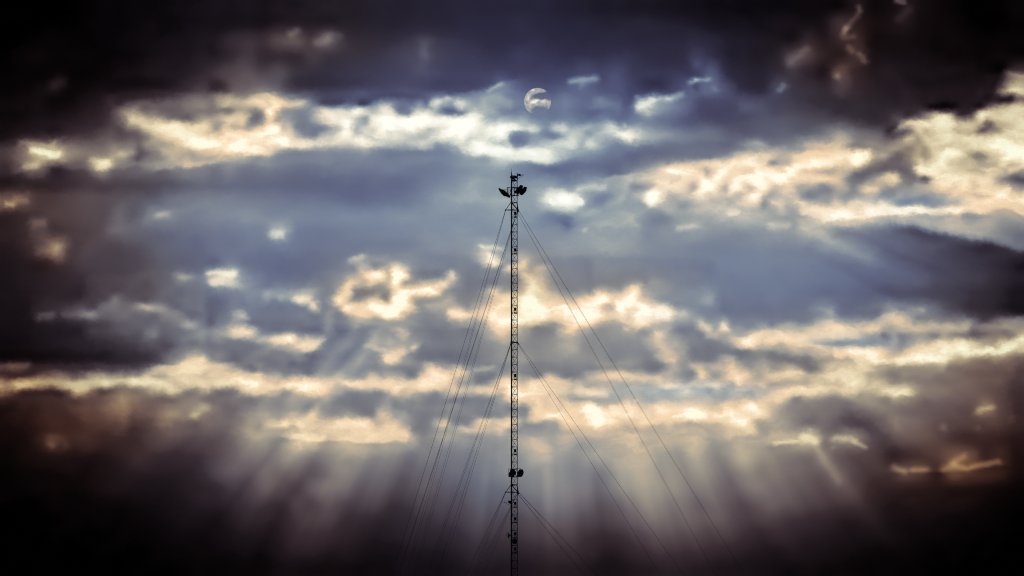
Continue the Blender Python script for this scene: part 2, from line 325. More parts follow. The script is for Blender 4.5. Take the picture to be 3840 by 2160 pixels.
# Finer cloud wisps, rims and shreds: sector column/row, from x,y to x,y (2576 x 1449 units per sector), half width, brightness change
WISPS = """
0 0 1370 1180 1900 1400 55 18;0 0 2230 1000 2576 1040 45 12;0 0 2140 890 2260 890 60 -6;0 0 230 1440 540 1440 30 12;0 0 560 850 620 820 50 5
1 0 360 340 430 300 30 10;1 0 620 420 720 390 40 9;1 0 740 350 860 360 25 4;1 0 1690 440 1700 520 50 4;1 0 1780 1060 1930 990 22 16;1 0 1930 990 2080 1060 22 14
1 0 1820 1110 2040 1120 45 -18;1 0 1150 1260 1650 1200 45 8;1 0 890 1250 890 1380 50 12;1 0 1000 1090 1050 1090 30 6;1 0 2350 920 2490 860 20 12;1 0 1500 1330 1700 1330 60 -12
1 0 450 1300 650 1330 60 -8;1 0 1080 1180 1080 1180 40 -10;1 0 1370 1150 1500 1150 40 -14
2 0 600 825 830 790 28 16;2 0 720 860 720 860 25 6;2 0 1290 1080 1420 1000 40 22;2 0 1420 1000 1560 1000 28 12;2 0 1560 1000 1680 950 25 14;2 0 1250 960 1310 990 20 10;2 0 1370 1140 1370 1140 40 8
2 0 1780 840 1840 800 22 14;2 0 1840 800 1980 790 22 14;2 0 1850 650 1850 650 45 5;2 0 2050 890 2050 890 35 6;2 0 1850 890 1850 890 40 -6;2 0 860 1000 860 1000 35 7
2 0 0 1300 250 1310 28 18;2 0 440 1295 520 1320 25 12;2 0 940 1300 1180 1370 35 10;2 0 1120 1250 1120 1250 25 10;2 0 520 1420 600 1420 40 12;2 0 300 1360 500 1400 35 -10
3 0 900 70 910 110 22 14;3 0 890 150 800 270 25 9;3 0 780 290 760 320 25 20;3 0 740 380 860 370 25 7;3 0 790 480 830 520 30 10;3 0 920 560 970 620 28 10;3 0 1280 10 1350 20 20 16;3 0 1400 100 1300 190 40 4
3 0 240 620 380 500 40 8;3 0 690 770 690 770 32 14;3 0 110 910 150 860 28 10;3 0 2330 900 2576 920 30 15;3 0 2400 740 2576 760 35 15;3 0 2350 1000 2540 1010 34 -9
3 0 1330 1270 1800 1170 30 18;3 0 1860 1170 2040 1180 45 -8;3 0 2050 1160 2576 1080 30 12;3 0 2200 1250 2090 1370 45 -12;3 0 1200 1330 1400 1360 45 -14
0 1 330 60 590 90 32 18;0 1 1200 110 1330 90 28 18;0 1 950 170 1100 200 45 12;0 1 260 230 370 240 30 14;0 1 660 180 660 180 30 6;0 1 60 590 130 600 25 16;0 1 170 560 270 560 35 8
0 1 350 810 450 800 40 9;0 1 600 1060 600 1100 60 8;0 1 400 1080 400 1080 50 4;0 1 1430 20 1400 150 40 -10;0 1 1600 730 1700 700 30 7;0 1 1150 860 2100 600 45 2;0 1 2000 20 2576 70 50 8
0 1 2120 1300 2380 1320 28 14;0 1 2160 1400 2260 1400 30 14;0 1 1830 1340 1830 1340 30 7
1 1 150 910 260 910 30 12;1 1 160 860 160 860 20 5;1 1 0 90 300 60 30 12;1 1 2400 90 2576 100 35 18;1 1 2260 1040 2480 1050 25 12;1 1 2340 1130 2340 1190 25 12;1 1 2280 1220 2410 1200 22 16
1 1 990 1160 1080 1140 30 10;1 1 1140 1330 1280 1350 30 14;1 1 1400 1290 1400 1380 38 12;1 1 1520 1230 1520 1230 30 5;1 1 920 1420 1050 1380 25 10;1 1 1850 1390 1980 1320 28 16;1 1 1250 1430 1250 1430 30 -10;1 1 1500 1370 1500 1370 30 -12;1 1 1000 1220 1000 1220 30 -5
2 1 0 100 360 110 40 12;2 1 410 570 700 575 20 28;2 1 680 430 920 440 30 8;2 1 1560 300 1880 310 35 14;2 1 1870 480 2060 400 30 18;2 1 2060 380 2120 230 28 16;2 1 1950 300 1950 300 45 -16;2 1 1900 370 2060 370 20 12
2 1 1780 420 1780 420 50 -10;2 1 2210 450 2300 380 35 14;2 1 2300 230 2430 170 35 10;2 1 2320 280 2320 280 45 -10;2 1 2480 350 2480 350 60 8;2 1 2440 540 2440 540 40 20;2 1 2340 470 2340 470 40 -8;2 1 2180 360 2200 300 25 -8
2 1 1360 560 1500 545 35 30;2 1 1385 640 1385 640 20 14;2 1 2200 690 2290 690 18 12;2 1 650 740 850 660 40 5;2 1 950 620 1090 570 40 5;2 1 740 870 740 870 20 7;2 1 1700 850 1830 830 35 8;2 1 550 830 550 830 50 -5
2 1 100 1200 80 1350 28 14;2 1 200 1230 250 1260 40 5
3 1 80 190 200 150 34 -10;3 1 250 220 600 200 30 12;3 1 960 150 960 150 30 14;3 1 60 290 150 370 40 8;3 1 600 290 600 290 45 -10;3 1 830 370 1250 130 60 -5;3 1 1280 150 1430 370 55 -7;3 1 1450 390 1650 350 28 -13;3 1 1210 350 1210 350 40 12
3 1 1640 230 1800 110 35 12;3 1 1800 90 2070 160 15 10;3 1 2000 110 2140 130 30 -16;3 1 2080 165 2400 130 12 10;3 1 2250 330 2576 380 45 -14;3 1 2576 200 2150 400 25 12;3 1 2576 150 2576 150 40 12;3 1 1150 520 1700 550 55 -8;3 1 1520 130 1540 180 22 -14
3 1 1000 700 1300 690 24 20;3 1 1300 680 1500 670 20 18;3 1 1500 650 1850 650 22 18;3 1 1850 660 2400 600 25 18;3 1 1890 700 1890 700 25 10;3 1 2120 690 2120 690 20 8;3 1 2200 560 2400 470 25 14
3 1 400 680 600 700 35 12;3 1 690 715 690 715 30 12;3 1 560 770 560 770 20 10;3 1 820 620 1000 680 25 6;3 1 50 580 50 580 30 10;3 1 400 500 800 520 45 -8;3 1 1300 830 2576 1120 60 -5;3 1 1500 800 2400 960 40 4;3 1 350 850 1000 1130 60 4;3 1 0 810 180 820 35 8
0 2 380 290 510 280 35 10;0 2 650 280 950 270 35 6;0 2 1050 190 1200 110 35 7;0 2 1400 190 1610 235 32 12;0 2 1650 200 1950 370 30 8;0 2 2340 260 2510 300 20 12;0 2 2370 430 2540 430 28 14;0 2 1550 480 1550 480 35 9
0 2 0 800 280 790 35 10;0 2 60 870 300 900 40 -6;0 2 0 1000 300 960 25 14;0 2 300 960 750 970 40 10;0 2 700 980 850 1020 40 14;0 2 850 1000 1200 920 35 10;0 2 1200 930 1400 930 14 10;0 2 1380 940 1800 1010 30 14;0 2 1800 1000 2150 990 28 14;0 2 2150 950 2576 960 30 12
0 2 1550 850 1900 940 12 8;0 2 1600 910 1700 910 35 -12;0 2 1750 770 2150 760 50 8;0 2 2350 1000 2350 1000 60 -6;0 2 1300 890 1300 890 50 -6;0 2 1800 1270 1800 1270 30 4;0 2 1950 1290 1950 1290 30 4
1 2 90 80 450 100 25 9;1 2 450 140 580 230 30 16;1 2 1420 110 1520 60 35 16;1 2 1540 60 1800 10 28 18;1 2 1180 220 1500 230 35 14;1 2 1330 260 1330 260 30 12;1 2 850 80 920 200 40 10;1 2 950 60 1100 100 60 -8
1 2 1930 280 2130 280 30 12;1 2 2340 260 2430 280 35 10;1 2 2450 370 2576 360 50 16;1 2 2510 300 2510 300 40 14;1 2 60 500 370 510 22 14;1 2 400 570 650 580 32 14;1 2 1450 430 1490 470 40 10;1 2 1100 580 1300 630 20 7;1 2 1340 700 1480 640 40 14;1 2 1600 600 1600 600 30 14;1 2 1350 540 1350 540 40 5
1 2 0 960 750 1000 42 16;1 2 750 960 1700 980 32 14;1 2 1650 920 1900 880 50 10;1 2 1700 990 2400 1040 22 12;1 2 1350 1050 1350 1050 30 12;1 2 2000 850 2400 790 22 5;1 2 2400 960 2576 1060 30 6;1 2 1500 1080 1500 1080 35 6
1 2 1290 1250 1290 1250 35 18;1 2 150 1340 500 1380 25 9;1 2 560 1300 560 1300 40 5;1 2 700 1370 1450 1400 50 8;1 2 600 1430 600 1430 40 -4;1 2 1880 1380 1880 1380 40 8;1 2 2050 1430 2350 1420 25 10
2 2 160 60 160 150 45 14;2 2 160 200 300 240 60 20;2 2 880 130 980 135 25 16;2 2 1050 180 1230 140 28 18;2 2 1230 150 1360 190 22 12;2 2 1300 360 1560 270 28 16;2 2 1360 290 1360 290 20 8;2 2 960 220 960 220 40 -8;2 2 1150 220 1150 220 35 -10;2 2 1200 30 1280 20 30 8
2 2 1130 420 1130 420 30 10;2 2 590 420 590 420 35 8;2 2 1640 270 1750 250 30 6;2 2 1880 340 1960 430 28 12;2 2 2120 380 2110 420 24 18;2 2 2230 520 2576 540 28 16;2 2 1950 500 2300 570 14 9;2 2 1430 420 1600 720 70 5
2 2 750 900 1450 900 30 14;2 2 1480 920 1560 1000 30 14;2 2 1560 1000 2100 990 28 14;2 2 1820 800 1900 920 25 12;2 2 2030 780 2200 770 25 10;2 2 2200 780 2280 900 35 10;2 2 2050 870 2050 870 45 -6
2 2 750 980 880 1000 18 -8;2 2 600 1110 730 1110 28 -14;2 2 850 1090 960 1070 28 10;2 2 170 1200 450 1310 28 8;2 2 100 1250 100 1250 60 -14;2 2 450 1150 800 1160 25 6;2 2 500 1330 1300 1360 30 12;2 2 880 1230 880 1230 40 8;2 2 1450 1220 1900 1210 22 6;2 2 1750 1300 1750 1300 40 10;2 2 2450 1220 2450 1220 50 10;2 2 2200 1340 2400 1370 35 8
3 2 620 240 620 240 30 8;3 2 1150 300 1300 280 40 6;3 2 1570 220 1570 220 30 6;3 2 2250 330 2576 350 25 6;3 2 2000 370 2000 370 30 6;3 2 0 520 250 530 25 12;3 2 350 590 850 605 12 18;3 2 1050 640 1110 600 18 12;3 2 850 640 1000 650 28 8
3 2 1200 470 1200 550 40 -8;3 2 600 560 1300 560 30 -8;3 2 1400 600 1900 580 45 12;3 2 1900 540 2050 580 25 12;3 2 1900 630 2400 630 28 14;3 2 2300 570 2576 500 35 14;3 2 1330 700 1750 740 45 8;3 2 940 780 1130 745 15 14;3 2 1150 745 1340 770 12 14;3 2 2050 500 2050 500 50 -8
3 2 100 700 350 760 55 -8;3 2 400 850 400 850 50 -8;3 2 870 950 870 950 50 8;3 2 1000 1010 1350 1050 30 14;3 2 1200 830 1500 850 50 -4;3 2 0 1120 200 1070 18 12;3 2 200 1060 500 1010 16 16;3 2 500 1010 880 1030 16 14;3 2 50 1150 300 1090 16 10
3 2 2110 1235 2250 1200 28 12;3 2 1760 1400 1760 1400 30 7;3 2 2110 1410 2110 1410 30 5;3 2 2450 1300 2450 1300 40 4;3 2 700 1150 1150 1449 60 -3
0 3 530 140 530 140 35 8;0 3 680 150 680 150 35 4;0 3 540 60 540 60 40 2
1 3 400 55 700 60 25 12;1 3 540 95 540 95 18 8;1 3 900 50 1530 40 35 10;1 3 1480 90 1480 90 25 6;1 3 1890 80 1890 80 60 5;1 3 2480 10 2480 10 30 8;2 3 300 60 340 230 60 4
3 3 60 120 280 95 16 14;3 3 330 40 460 90 30 18;3 3 640 60 850 60 30 12;3 3 880 90 980 150 20 14;3 3 640 150 640 150 20 6;3 3 490 180 700 500 40 5;3 3 1270 350 1370 400 28 12;3 3 1450 385 1580 375 25 12
3 3 1750 370 1850 330 30 10;3 3 1850 300 1950 240 32 10;3 3 1900 340 2000 370 25 10;3 3 2050 350 2320 310 25 12;3 3 1260 240 1260 240 70 -3
"""
# Cloud banks with a crisp rim: sector column/row, brightness step on the upper side, width of the rim, x,y ...
RIMS = """
0 0 6 60 1250 1270 1500 1345 1750 1440
0 1 12 60 1600 250 2000 220 2400 170 2576 125
1 1 14 60 0 125 150 90 320 40 600 5 1000 10 1400 -20 1900 -15 2050 60 2300 130 2576 150
1 0 -5 70 150 940 400 1010 700 1040 1000 1050 1300 1100 1500 1170 1700 1030 1950 970 2300 900 2576 820
2 1 -10 60 1000 320 1500 240 2000 200 2300 110 2576 60
3 0 -16 60 1250 1290 1500 1210 1800 1140 1900 1190 2050 1150 2300 1080 2576 1020
3 0 -13 50 2280 950 2340 880 2420 740 2576 755
3 1 16 40 350 700 600 760 900 740 1300 710 1600 700 1850 700 2150 700 2350 640 2576 720
3 1 -10 30 1150 560 1350 640 1500 655 1800 630 2200 540
3 1 6 90 1250 800 1600 860 2000 950 2350 1030 2576 1090
2 1 12 50 0 160 400 180 600 140
0 1 6 70 200 290 450 230 800 250 1100 270 1400 220
0 2 -10 60 400 880 700 850 1100 830 1500 800 1800 760 2050 690 2200 760 2500 840
0 2 14 50 0 1050 300 1000 700 1010 800 1060 1050 1010 1250 970 1450 980 1650 1050 2100 1030 2250 980 2500 1050
1 2 13 45 0 1050 350 1060 600 1080 750 1060 1000 1010 1300 1020 1500 1060 1700 1020 2000 1060 2200 1060 2400 1060 2576 1150
1 2 -9 50 0 860 500 910 900 900 1100 900 1400 920 1640 930 1720 830 2000 820
1 2 -7 50 100 1320 500 1300 700 1330 1000 1300 1250 1200 1400 1300 1530 1380
1 3 16 40 300 60 520 100 800 95 1200 100 1400 85 1500 110 1550 0
1 2 16 45 820 130 1000 270 1300 290 1500 260 1700 250
1 2 10 35 60 530 350 560 550 630 700 570
1 2 8 35 1310 730 1420 740 1640 600
2 2 10 50 0 380 350 330 600 400 1000 320 1150 350 1350 390 1600 290
2 2 -8 45 0 980 300 920 700 920 1000 880 1500 890
2 2 10 35 750 950 1000 940 1450 960 1600 1020 2100 1000 2200 930 2576 930
2 2 -12 35 450 1130 800 1150 1000 1180 1500 1200 1900 1180 2300 1180 2450 1120 2576 1080
2 2 14 45 0 1370 350 1310 700 1370 1000 1390 1400 1370 1900 1350 2200 1390 2400 1449
3 2 14 40 0 1150 300 1100 500 1040 900 1050 1200 1090 1400 1080
3 2 14 45 1200 820 1350 770 1550 760 1750 780 1850 690 2100 660 2300 660 2576 640
3 2 -12 30 200 620 450 590 850 600 1050 610 1300 640 1400 600 1600 540 2000 530 2250 590 2576 480
3 2 -6 60 0 400 300 340 600 300 1050 310 1300 250 1700 280 2100 330 2576 280
3 2 8 50 0 640 300 640 450 720 550 830
3 2 -8 50 0 800 300 820 400 880
3 3 8 30 0 130 300 110 440 140
3 3 8 35 1250 400 1600 400 1750 400 2000 385 2350 340
2 2 8 50 1800 400 1950 490 2300 570 2500 620
"""
BEAMS = """
-34.5 1.0 265 420 7;-38.6 1.1 270 400 6;-36.6 .8 280 420 -5;-41 1 270 400 -4;-44 1.0 340 420 6;-48 1.0 345 400 5;-46 .8 330 430 -4;-31.5 1 265 380 -3
-28.5 1.5 380 590 9;-24.5 1.3 370 560 -5;-20.5 1.3 380 560 -3;-31.7 1.0 390 560 -7;-34.8 1.1 390 560 6;-37.3 .9 400 560 -6;-40 1.2 400 580 7;-43.5 1.4 340 580 -6;-47.5 1.5 430 660 7;-51 1.4 430 660 -5;-54 1.5 380 660 5;-57.5 1.5 400 660 -3;-16 1.3 380 560 4;-12 1.2 380 540 -4;-8 1.4 360 540 5;-4.5 1 380 540 -3
1.5 1.2 345 430 6;4 1 345 420 3;9 2.2 360 500 -7;12.5 1 360 470 3;15.5 1.4 350 480 5;18.4 .8 350 470 -3;21.5 1.2 350 480 -5;24 1 345 480 4;27 1.2 350 490 -4.5;30 1.5 350 530 5;34 1.3 370 540 -5;38.6 1.0 435 570 9;41.5 1.2 440 560 -5;45.5 1.2 420 530 -5;48 1.2 400 530 5;36 .8 450 560 -4;51.5 1.2 420 530 -3
27.1 1.6 240 340 10;23.5 1.5 250 330 -5;31.5 1.3 250 330 -4;17 2 250 320 -3;5 2 250 330 3
64.6 1.2 280 430 4.5;67 .8 300 450 -4;61.5 1 300 420 -3;72.8 1.1 370 530 5;75.5 1 380 520 -4
"""
# Cloud colour family: 0 steel blue, 1 peach, 2 umber, 3 orange (16 columns by 9 rows)
HUES = """
2 1.7 1.4 1.1 1.2 .9 .3 .1 0 .1 .2 .3 1.2 1.8 2 2
2 2 1.7 1.5 .9 .3 .2 .1 0 0 .1 .3 .8 1.2 1.8 2
2 1.8 1.4 1 .6 .35 .2 0 0 .1 .5 .8 1 1.5 1.8 1.6
2.2 1.8 .8 .4 .2 .1 .1 0 0 .2 .4 .4 .6 .7 .8 1
1.8 1.5 1.3 .5 .3 .8 .7 .8 .9 .7 .3 .1 .1 .3 .7 1
1.9 1.4 1.2 1 .9 .7 .9 .9 1 1 .9 1 1.3 1.5 1.7 2
2.9 2.7 2.2 1.7 1.2 1.1 1 .9 1 1 1.1 1.2 1.5 1.7 2 2.4
2.6 2.4 1.9 1.6 1.7 1.5 1.3 .9 1 1.2 1.4 1.6 1.8 2.2 2.8 2.9
2 2 1.8 1.7 1.9 1.8 1.3 1.3 1.7 1.8 1.8 1.9 1.9 2 2 2
"""
HUE_SPOTS = ((690, 393, 95, 11, -.9), (860, 343, 60, 10, -1.0), (905, 203, 55, 14, -.9), (25, 368, 40, 7, 1.2), (60, 262, 20, 20, .6),
             (640, 285, 60, 14, .5), (390, 290, 55, 20, .6), (20, 200, 30, 10, .3), (530, 290, 18, 40, .8), (660, 175, 60, 14, .4),
             (300, 42, 70, 20, .8), (800, 50, 40, 30, .9), (842, 78, 30, 22, .9), (858, 35, 30, 40, .6), (425, 48, 25, 20, .5), (250, 85, 50, 25, .4))
NC, NR = 511, 288


def cubic_resize(a, n, axis):
    a = np.moveaxis(a, axis, 0)
    m = a.shape[0]
    x = (np.arange(n) + 0.5) * m / n - 0.5
    i = np.floor(x).astype(int)
    f = (x - i).reshape((-1,) + (1,) * (a.ndim - 1))
    g = lambda k: a[np.clip(i + k, 0, m - 1)]
    p0, p1, p2, p3 = g(-1), g(0), g(1), g(2)
    out = p1 + 0.5 * f * (p2 - p0 + f * (2 * p0 - 5 * p1 + 4 * p2 - p3 + f * (3 * (p1 - p2) + p3 - p0)))
    return np.moveaxis(out, 0, axis)


def cloud_map():
    rows = [[float(v) for v in ln.replace('|', ' ').split()] for ln in TAB.strip().splitlines()]
    t = np.array(rows)
    assert t.shape == (36, 64), t.shape
    t = cubic_resize(cubic_resize(t, NR, 0), NC, 1)
    def blur(a, k):
        for ax in (0, 1):
            n = a.shape[ax]
            acc = 0
            for o in range(-k, k + 1):
                acc = acc + np.take(a, np.clip(np.arange(n) + o, 0, n - 1), ax) * (k + 1 - abs(o))
            a = acc / float((k + 1) ** 2)
        return a
    yy, xx = np.mgrid[0:NR, 0:NC]
    xx = (xx + 0.5) * 10304.0 / NC
    yy = (yy + 0.5) * 5796.0 / NR
    X, Y = xx / 10.0625, yy / 10.0625
    num, den = np.zeros(t.shape), np.zeros(t.shape)
    lines = CLOSE.strip().splitlines()
    for b in range(0, len(lines), 10):
        ox, oy = [float(v) for v in lines[b].split()]
        p = np.array([[float(v) for v in ln.split()] for ln in lines[b + 1:b + 10]])
        assert p.shape == (9, 16), (b, p.shape)
        fx, fy = (X - ox) / 8.0 - 0.5, (Y - oy) / 8.0 - 0.5
        wgt = np.clip(np.minimum(np.minimum(fx + 1.0, 16.0 - fx), np.minimum(fy + 1.0, 9.0 - fy)) / 0.9, 0, 1)
        big = cubic_resize(cubic_resize(p, 72, 0), 128, 1)
        val = big[np.clip(Y - oy, 0, 71).astype(int), np.clip(X - ox, 0, 127).astype(int)]
        num, den = num + wgt * val, den + wgt
    close = np.clip(2.0 * blur(np.clip(den, 0, 1), 7) - 1.0, 0, 1)
    t = t * (1 - close) + num / np.maximum(den, 1e-6) * close
    soft = 1 - 0.8 * close
    base = t.copy()
    for s in WISPS.replace('\n', ';').split(';'):
        if not s.strip():
            continue
        c, r, x1, y1, x2, y2, w, amp = [float(v) for v in s.split()]
        x1 += c * 2576; x2 += c * 2576; y1 += r * 1449; y2 += r * 1449
        dx, dy = x2 - x1, y2 - y1
        l2 = dx * dx + dy * dy
        k = np.clip(((xx - x1) * dx + (yy - y1) * dy) / l2, 0, 1) if l2 > 0 else 0.0
        d2 = (xx - x1 - k * dx) ** 2 + (yy - y1 - k * dy) ** 2
        t = t + soft * amp * np.exp(-d2 / (1.5 * w * w))
    for ln in RIMS.strip().splitlines():
        q = [float(v) for v in ln.split()]
        pts = [(q[i] + q[0] * 2576, q[i + 1] + q[1] * 1449) for i in range(4, len(q), 2)]
        best = np.full(xx.shape, 1e12)
        side = np.zeros(xx.shape)
        for (x1, y1), (x2, y2) in zip(pts[:-1], pts[1:]):
            dx, dy = x2 - x1, y2 - y1
            k = np.clip(((xx - x1) * dx + (yy - y1) * dy) / (dx * dx + dy * dy), 0, 1)
            ex, ey = xx - x1 - k * dx, yy - y1 - k * dy
            d2 = ex * ex + ey * ey
            cr = (dx * (yy - y1) - dy * (xx - x1)) / math.hypot(dx, dy)
            side = np.where(d2 < best, cr, side)
            best = np.minimum(best, d2)
        t = t + 0.75 * soft * q[2] * np.tanh(-side / 22.0) * np.exp(-np.sqrt(best) / q[3])
    # crisper shreds
    t = t + 0.32 * (t - blur(t, 7)) + 0.25 * (t - blur(t, 2))
    t = np.minimum(t, np.maximum(base + 5, 87 + 6 * close))
    t = t + 6 * np.exp(-((X - 600) / 75) ** 2 - ((Y - 352) / 22) ** 2) * np.clip((66 - t) / 10, 0, 1)
    low = np.clip((Y - 335) / 25, 0, 1)
    t = np.where(t > 68, t + low * (1 - 0.6 * close) * (68 + (t - 68) * 0.74 - t), t)
    t = t * (1 - 0.14 * np.clip((Y - 470) / 40, 0, 1) * np.clip((330 - X) / 80, 0, 1))
    # sunbeams: angle from straight down below the sun, half width, from / to distance (pixels of a 1024 wide view), strength
    px, py = xx / 10.0625 - 537.5, yy / 10.0625 - 101.4
    th = np.degrees(np.arctan2(px, py))
    rr = np.hypot(px, py)
    for ln in BEAMS.replace('\n', ';').split(';'):
        if ln.strip():
            a, w, r0, r1, amp = [float(v) for v in ln.split()]
            w, r1 = w * 0.85, r1 + 50.0
            ramp = np.clip((rr - r0) / 22.0, 0, 1) * np.clip((r1 - rr) / ((r1 - r0) * 0.55), 0, 1)
            t = t + 0.72 * amp * np.exp(-((th - a) / w) ** 2) * ramp * np.clip(0.15 + t / 45.0, 0, 1.1) * np.clip((84 - t) / 24.0, 0, 1)
    return np.clip(t, 0, 100) / 100.0


def srgb(c):
    c = c / 255.0
    return c / 12.92 if c <= 0.04045 else ((c + 0.055) / 1.055) ** 2.4


class Nodes:
    def __init__(self, tree):
        self.t = tree

    def n(self, kind, **kw):
        nd = self.t.nodes.new(kind)
        for k, v in kw.items():
            setattr(nd, k, v)
        return nd

    def put(self, sock, v):
        if isinstance(v, bpy.types.NodeSocket):
            self.t.links.new(v, sock)
        elif v is not None:
            sock.default_value = v

    def m(self, op, a, b=None, c=None, clamp=False):
        nd = self.n('ShaderNodeMath', operation=op)
        nd.use_clamp = clamp
        self.put(nd.inputs[0], a); self.put(nd.inputs[1], b); self.put(nd.inputs[2], c)
        return nd.outputs[0]

    def v(self, op, a, b=None, out=0):
        nd = self.n('ShaderNodeVectorMath', operation=op)
        self.put(nd.inputs[0], a); self.put(nd.inputs[1], b)
        return nd.outputs[out]

    def dot(self, a, b):
        return self.v('DOT_PRODUCT', a, b, 1)

    def xyz(self, x=0.0, y=0.0, z=0.0):
        nd = self.n('ShaderNodeCombineXYZ')
        self.put(nd.inputs[0], x); self.put(nd.inputs[1], y); self.put(nd.inputs[2], z)
        return nd.outputs[0]

    def noise(self, vec, scale, detail, rough, lac=2.0, out=0):
        nd = self.n('ShaderNodeTexNoise')
        nd.noise_dimensions = '3D'
        self.put(nd.inputs['Vector'], vec)
        nd.inputs['Scale'].default_value = scale
        nd.inputs['Detail'].default_value = detail
        nd.inputs['Roughness'].default_value = rough
        nd.inputs['Lacunarity'].default_value = lac
        return nd.outputs[out]

    def ramp(self, fac, stops):
        nd = self.n('ShaderNodeValToRGB')
        cr = nd.color_ramp
        while len(cr.elements) > 1:
            cr.elements.remove(cr.elements[-1])
        cr.elements[0].position = stops[0][0]
        for p, c in stops[1:]:
            cr.elements.new(p)
        for e, (p, c) in zip(cr.elements, stops):
            e.color = (srgb(c[0]), srgb(c[1]), srgb(c[2]), 1.0)
        self.put(nd.inputs[0], fac)
        return nd.outputs[0]

    def mix(self, fac, a, b):
        nd = self.n('ShaderNodeMix', data_type='RGBA')
        self.put(nd.inputs[0], fac); self.put(nd.inputs[6], a); self.put(nd.inputs[7], b)
        return nd.outputs[2]

    def smooth(self, x, lo, hi):
        nd = self.n('ShaderNodeMapRange', interpolation_type='SMOOTHSTEP')
        self.put(nd.inputs[0], x)
        nd.inputs[1].default_value = lo; nd.inputs[2].default_value = hi
        nd.inputs[3].default_value = 0.0; nd.inputs[4].default_value = 1.0
        return nd.outputs[0]

    def profile(self, x, rows):
        """three cloud profiles along azimuth"""
        nd = self.n('ShaderNodeVectorCurve')
        mp = nd.mapping
        mp.use_clip = False
        mp.clip_min_x, mp.clip_max_x = -0.005, 0.005
        for c in range(3):
            cu = mp.curves[c]
            vals = rows[c]
            n = len(vals)
            cu.points[0].location = (-1.0, vals[0])
            cu.points[-1].location = (1.0, vals[-1])
            for i in range(1, n - 1):
                cu.points.new(2 * i / (n - 1) - 1, vals[i])
            for p in cu.points:
                p.handle_type = 'VECTOR'
        mp.update()
        self.put(nd.inputs['Vector'], x)
        return nd.outputs[0]

    def table(self, ux, vx, tab, r0=0):
        """sky brightness or hue from profiles tab (rows from r0 on); ux = azimuth -1..1 along the profiles, vx = elevation row"""
        nr = tab.shape[0]
        acc = None
        for j in range(0, nr, 3):
            pr = self.profile(ux, [tab[min(j + k, nr - 1)].tolist() for k in range(3)])
            a = self.v('SUBTRACT', vx, (r0 + j, r0 + j + 1.0, r0 + j + 2.0))
            a = self.v('ABSOLUTE', a)
            a = self.v('SUBTRACT', (1.0, 1.0, 1.0), a)
            a = self.v('MAXIMUM', a, (0.0, 0.0, 0.0))
            d = self.dot(pr, a)
            acc = d if acc is None else self.m('ADD', acc, d)
        return acc

    def clampv(self, x, lo, hi):
        return self.m('MINIMUM', self.m('MAXIMUM', x, lo), hi)


COOL = [(0, (0, 0, 2)), (.05, (13, 11, 17)), (.1, (27, 24, 36)), (.2, (48, 46, 70)), (.3, (71, 73, 107)), (.4, (95, 104, 137)), (.5, (119, 133, 157)),
        (.6, (148, 162, 170)), (.7, (180, 190, 190)), (.8, (212, 217, 208)), (.9, (238, 240, 228)), (1, (255, 255, 250))]
PEACH = [(0, (0, 0, 1)), (.05, (12, 10, 14)), (.1, (27, 22, 30)), (.2, (53, 47, 58)), (.3, (79, 75, 87)), (.4, (104, 105, 118)), (.5, (130, 131, 136)),
         (.6, (160, 158, 152)), (.7, (194, 178, 158)), (.8, (227, 199, 166)), (.9, (247, 217, 180)), (.95, (254, 233, 202)), (1, (255, 252, 230))]
UMBER = [(0, (0, 0, 0)), (.05, (13, 8, 10)), (.1, (29, 21, 25)), (.2, (57, 44, 49)), (.3, (86, 71, 74)), (.4, (112, 95, 92)), (.5, (138, 122, 108)),
         (.6, (164, 148, 120)), (.7, (190, 176, 142)), (.8, (214, 202, 166)), (.9, (236, 230, 196)), (1, (250, 250, 225))]
ORANGE = [(0, (0, 0, 0)), (.05, (14, 7, 7)), (.1, (32, 18, 16)), (.2, (66, 40, 32)), (.3, (98, 66, 48)), (.4, (130, 90, 60)), (.5, (158, 118, 74)),
          (.6, (182, 146, 92)), (.7, (204, 172, 114)), (.8, (222, 196, 140)), (.9, (236, 220, 176)), (1, (250, 245, 215))]

SUN_SX, SUN_SY = 2015.8, 380.2
sun_dir = ray(SUN_SX, SUN_SY).normalized()
SUN_EL = math.asin(sun_dir.z)
SUN_AZ = math.atan2(sun_dir.x, sun_dir.y)


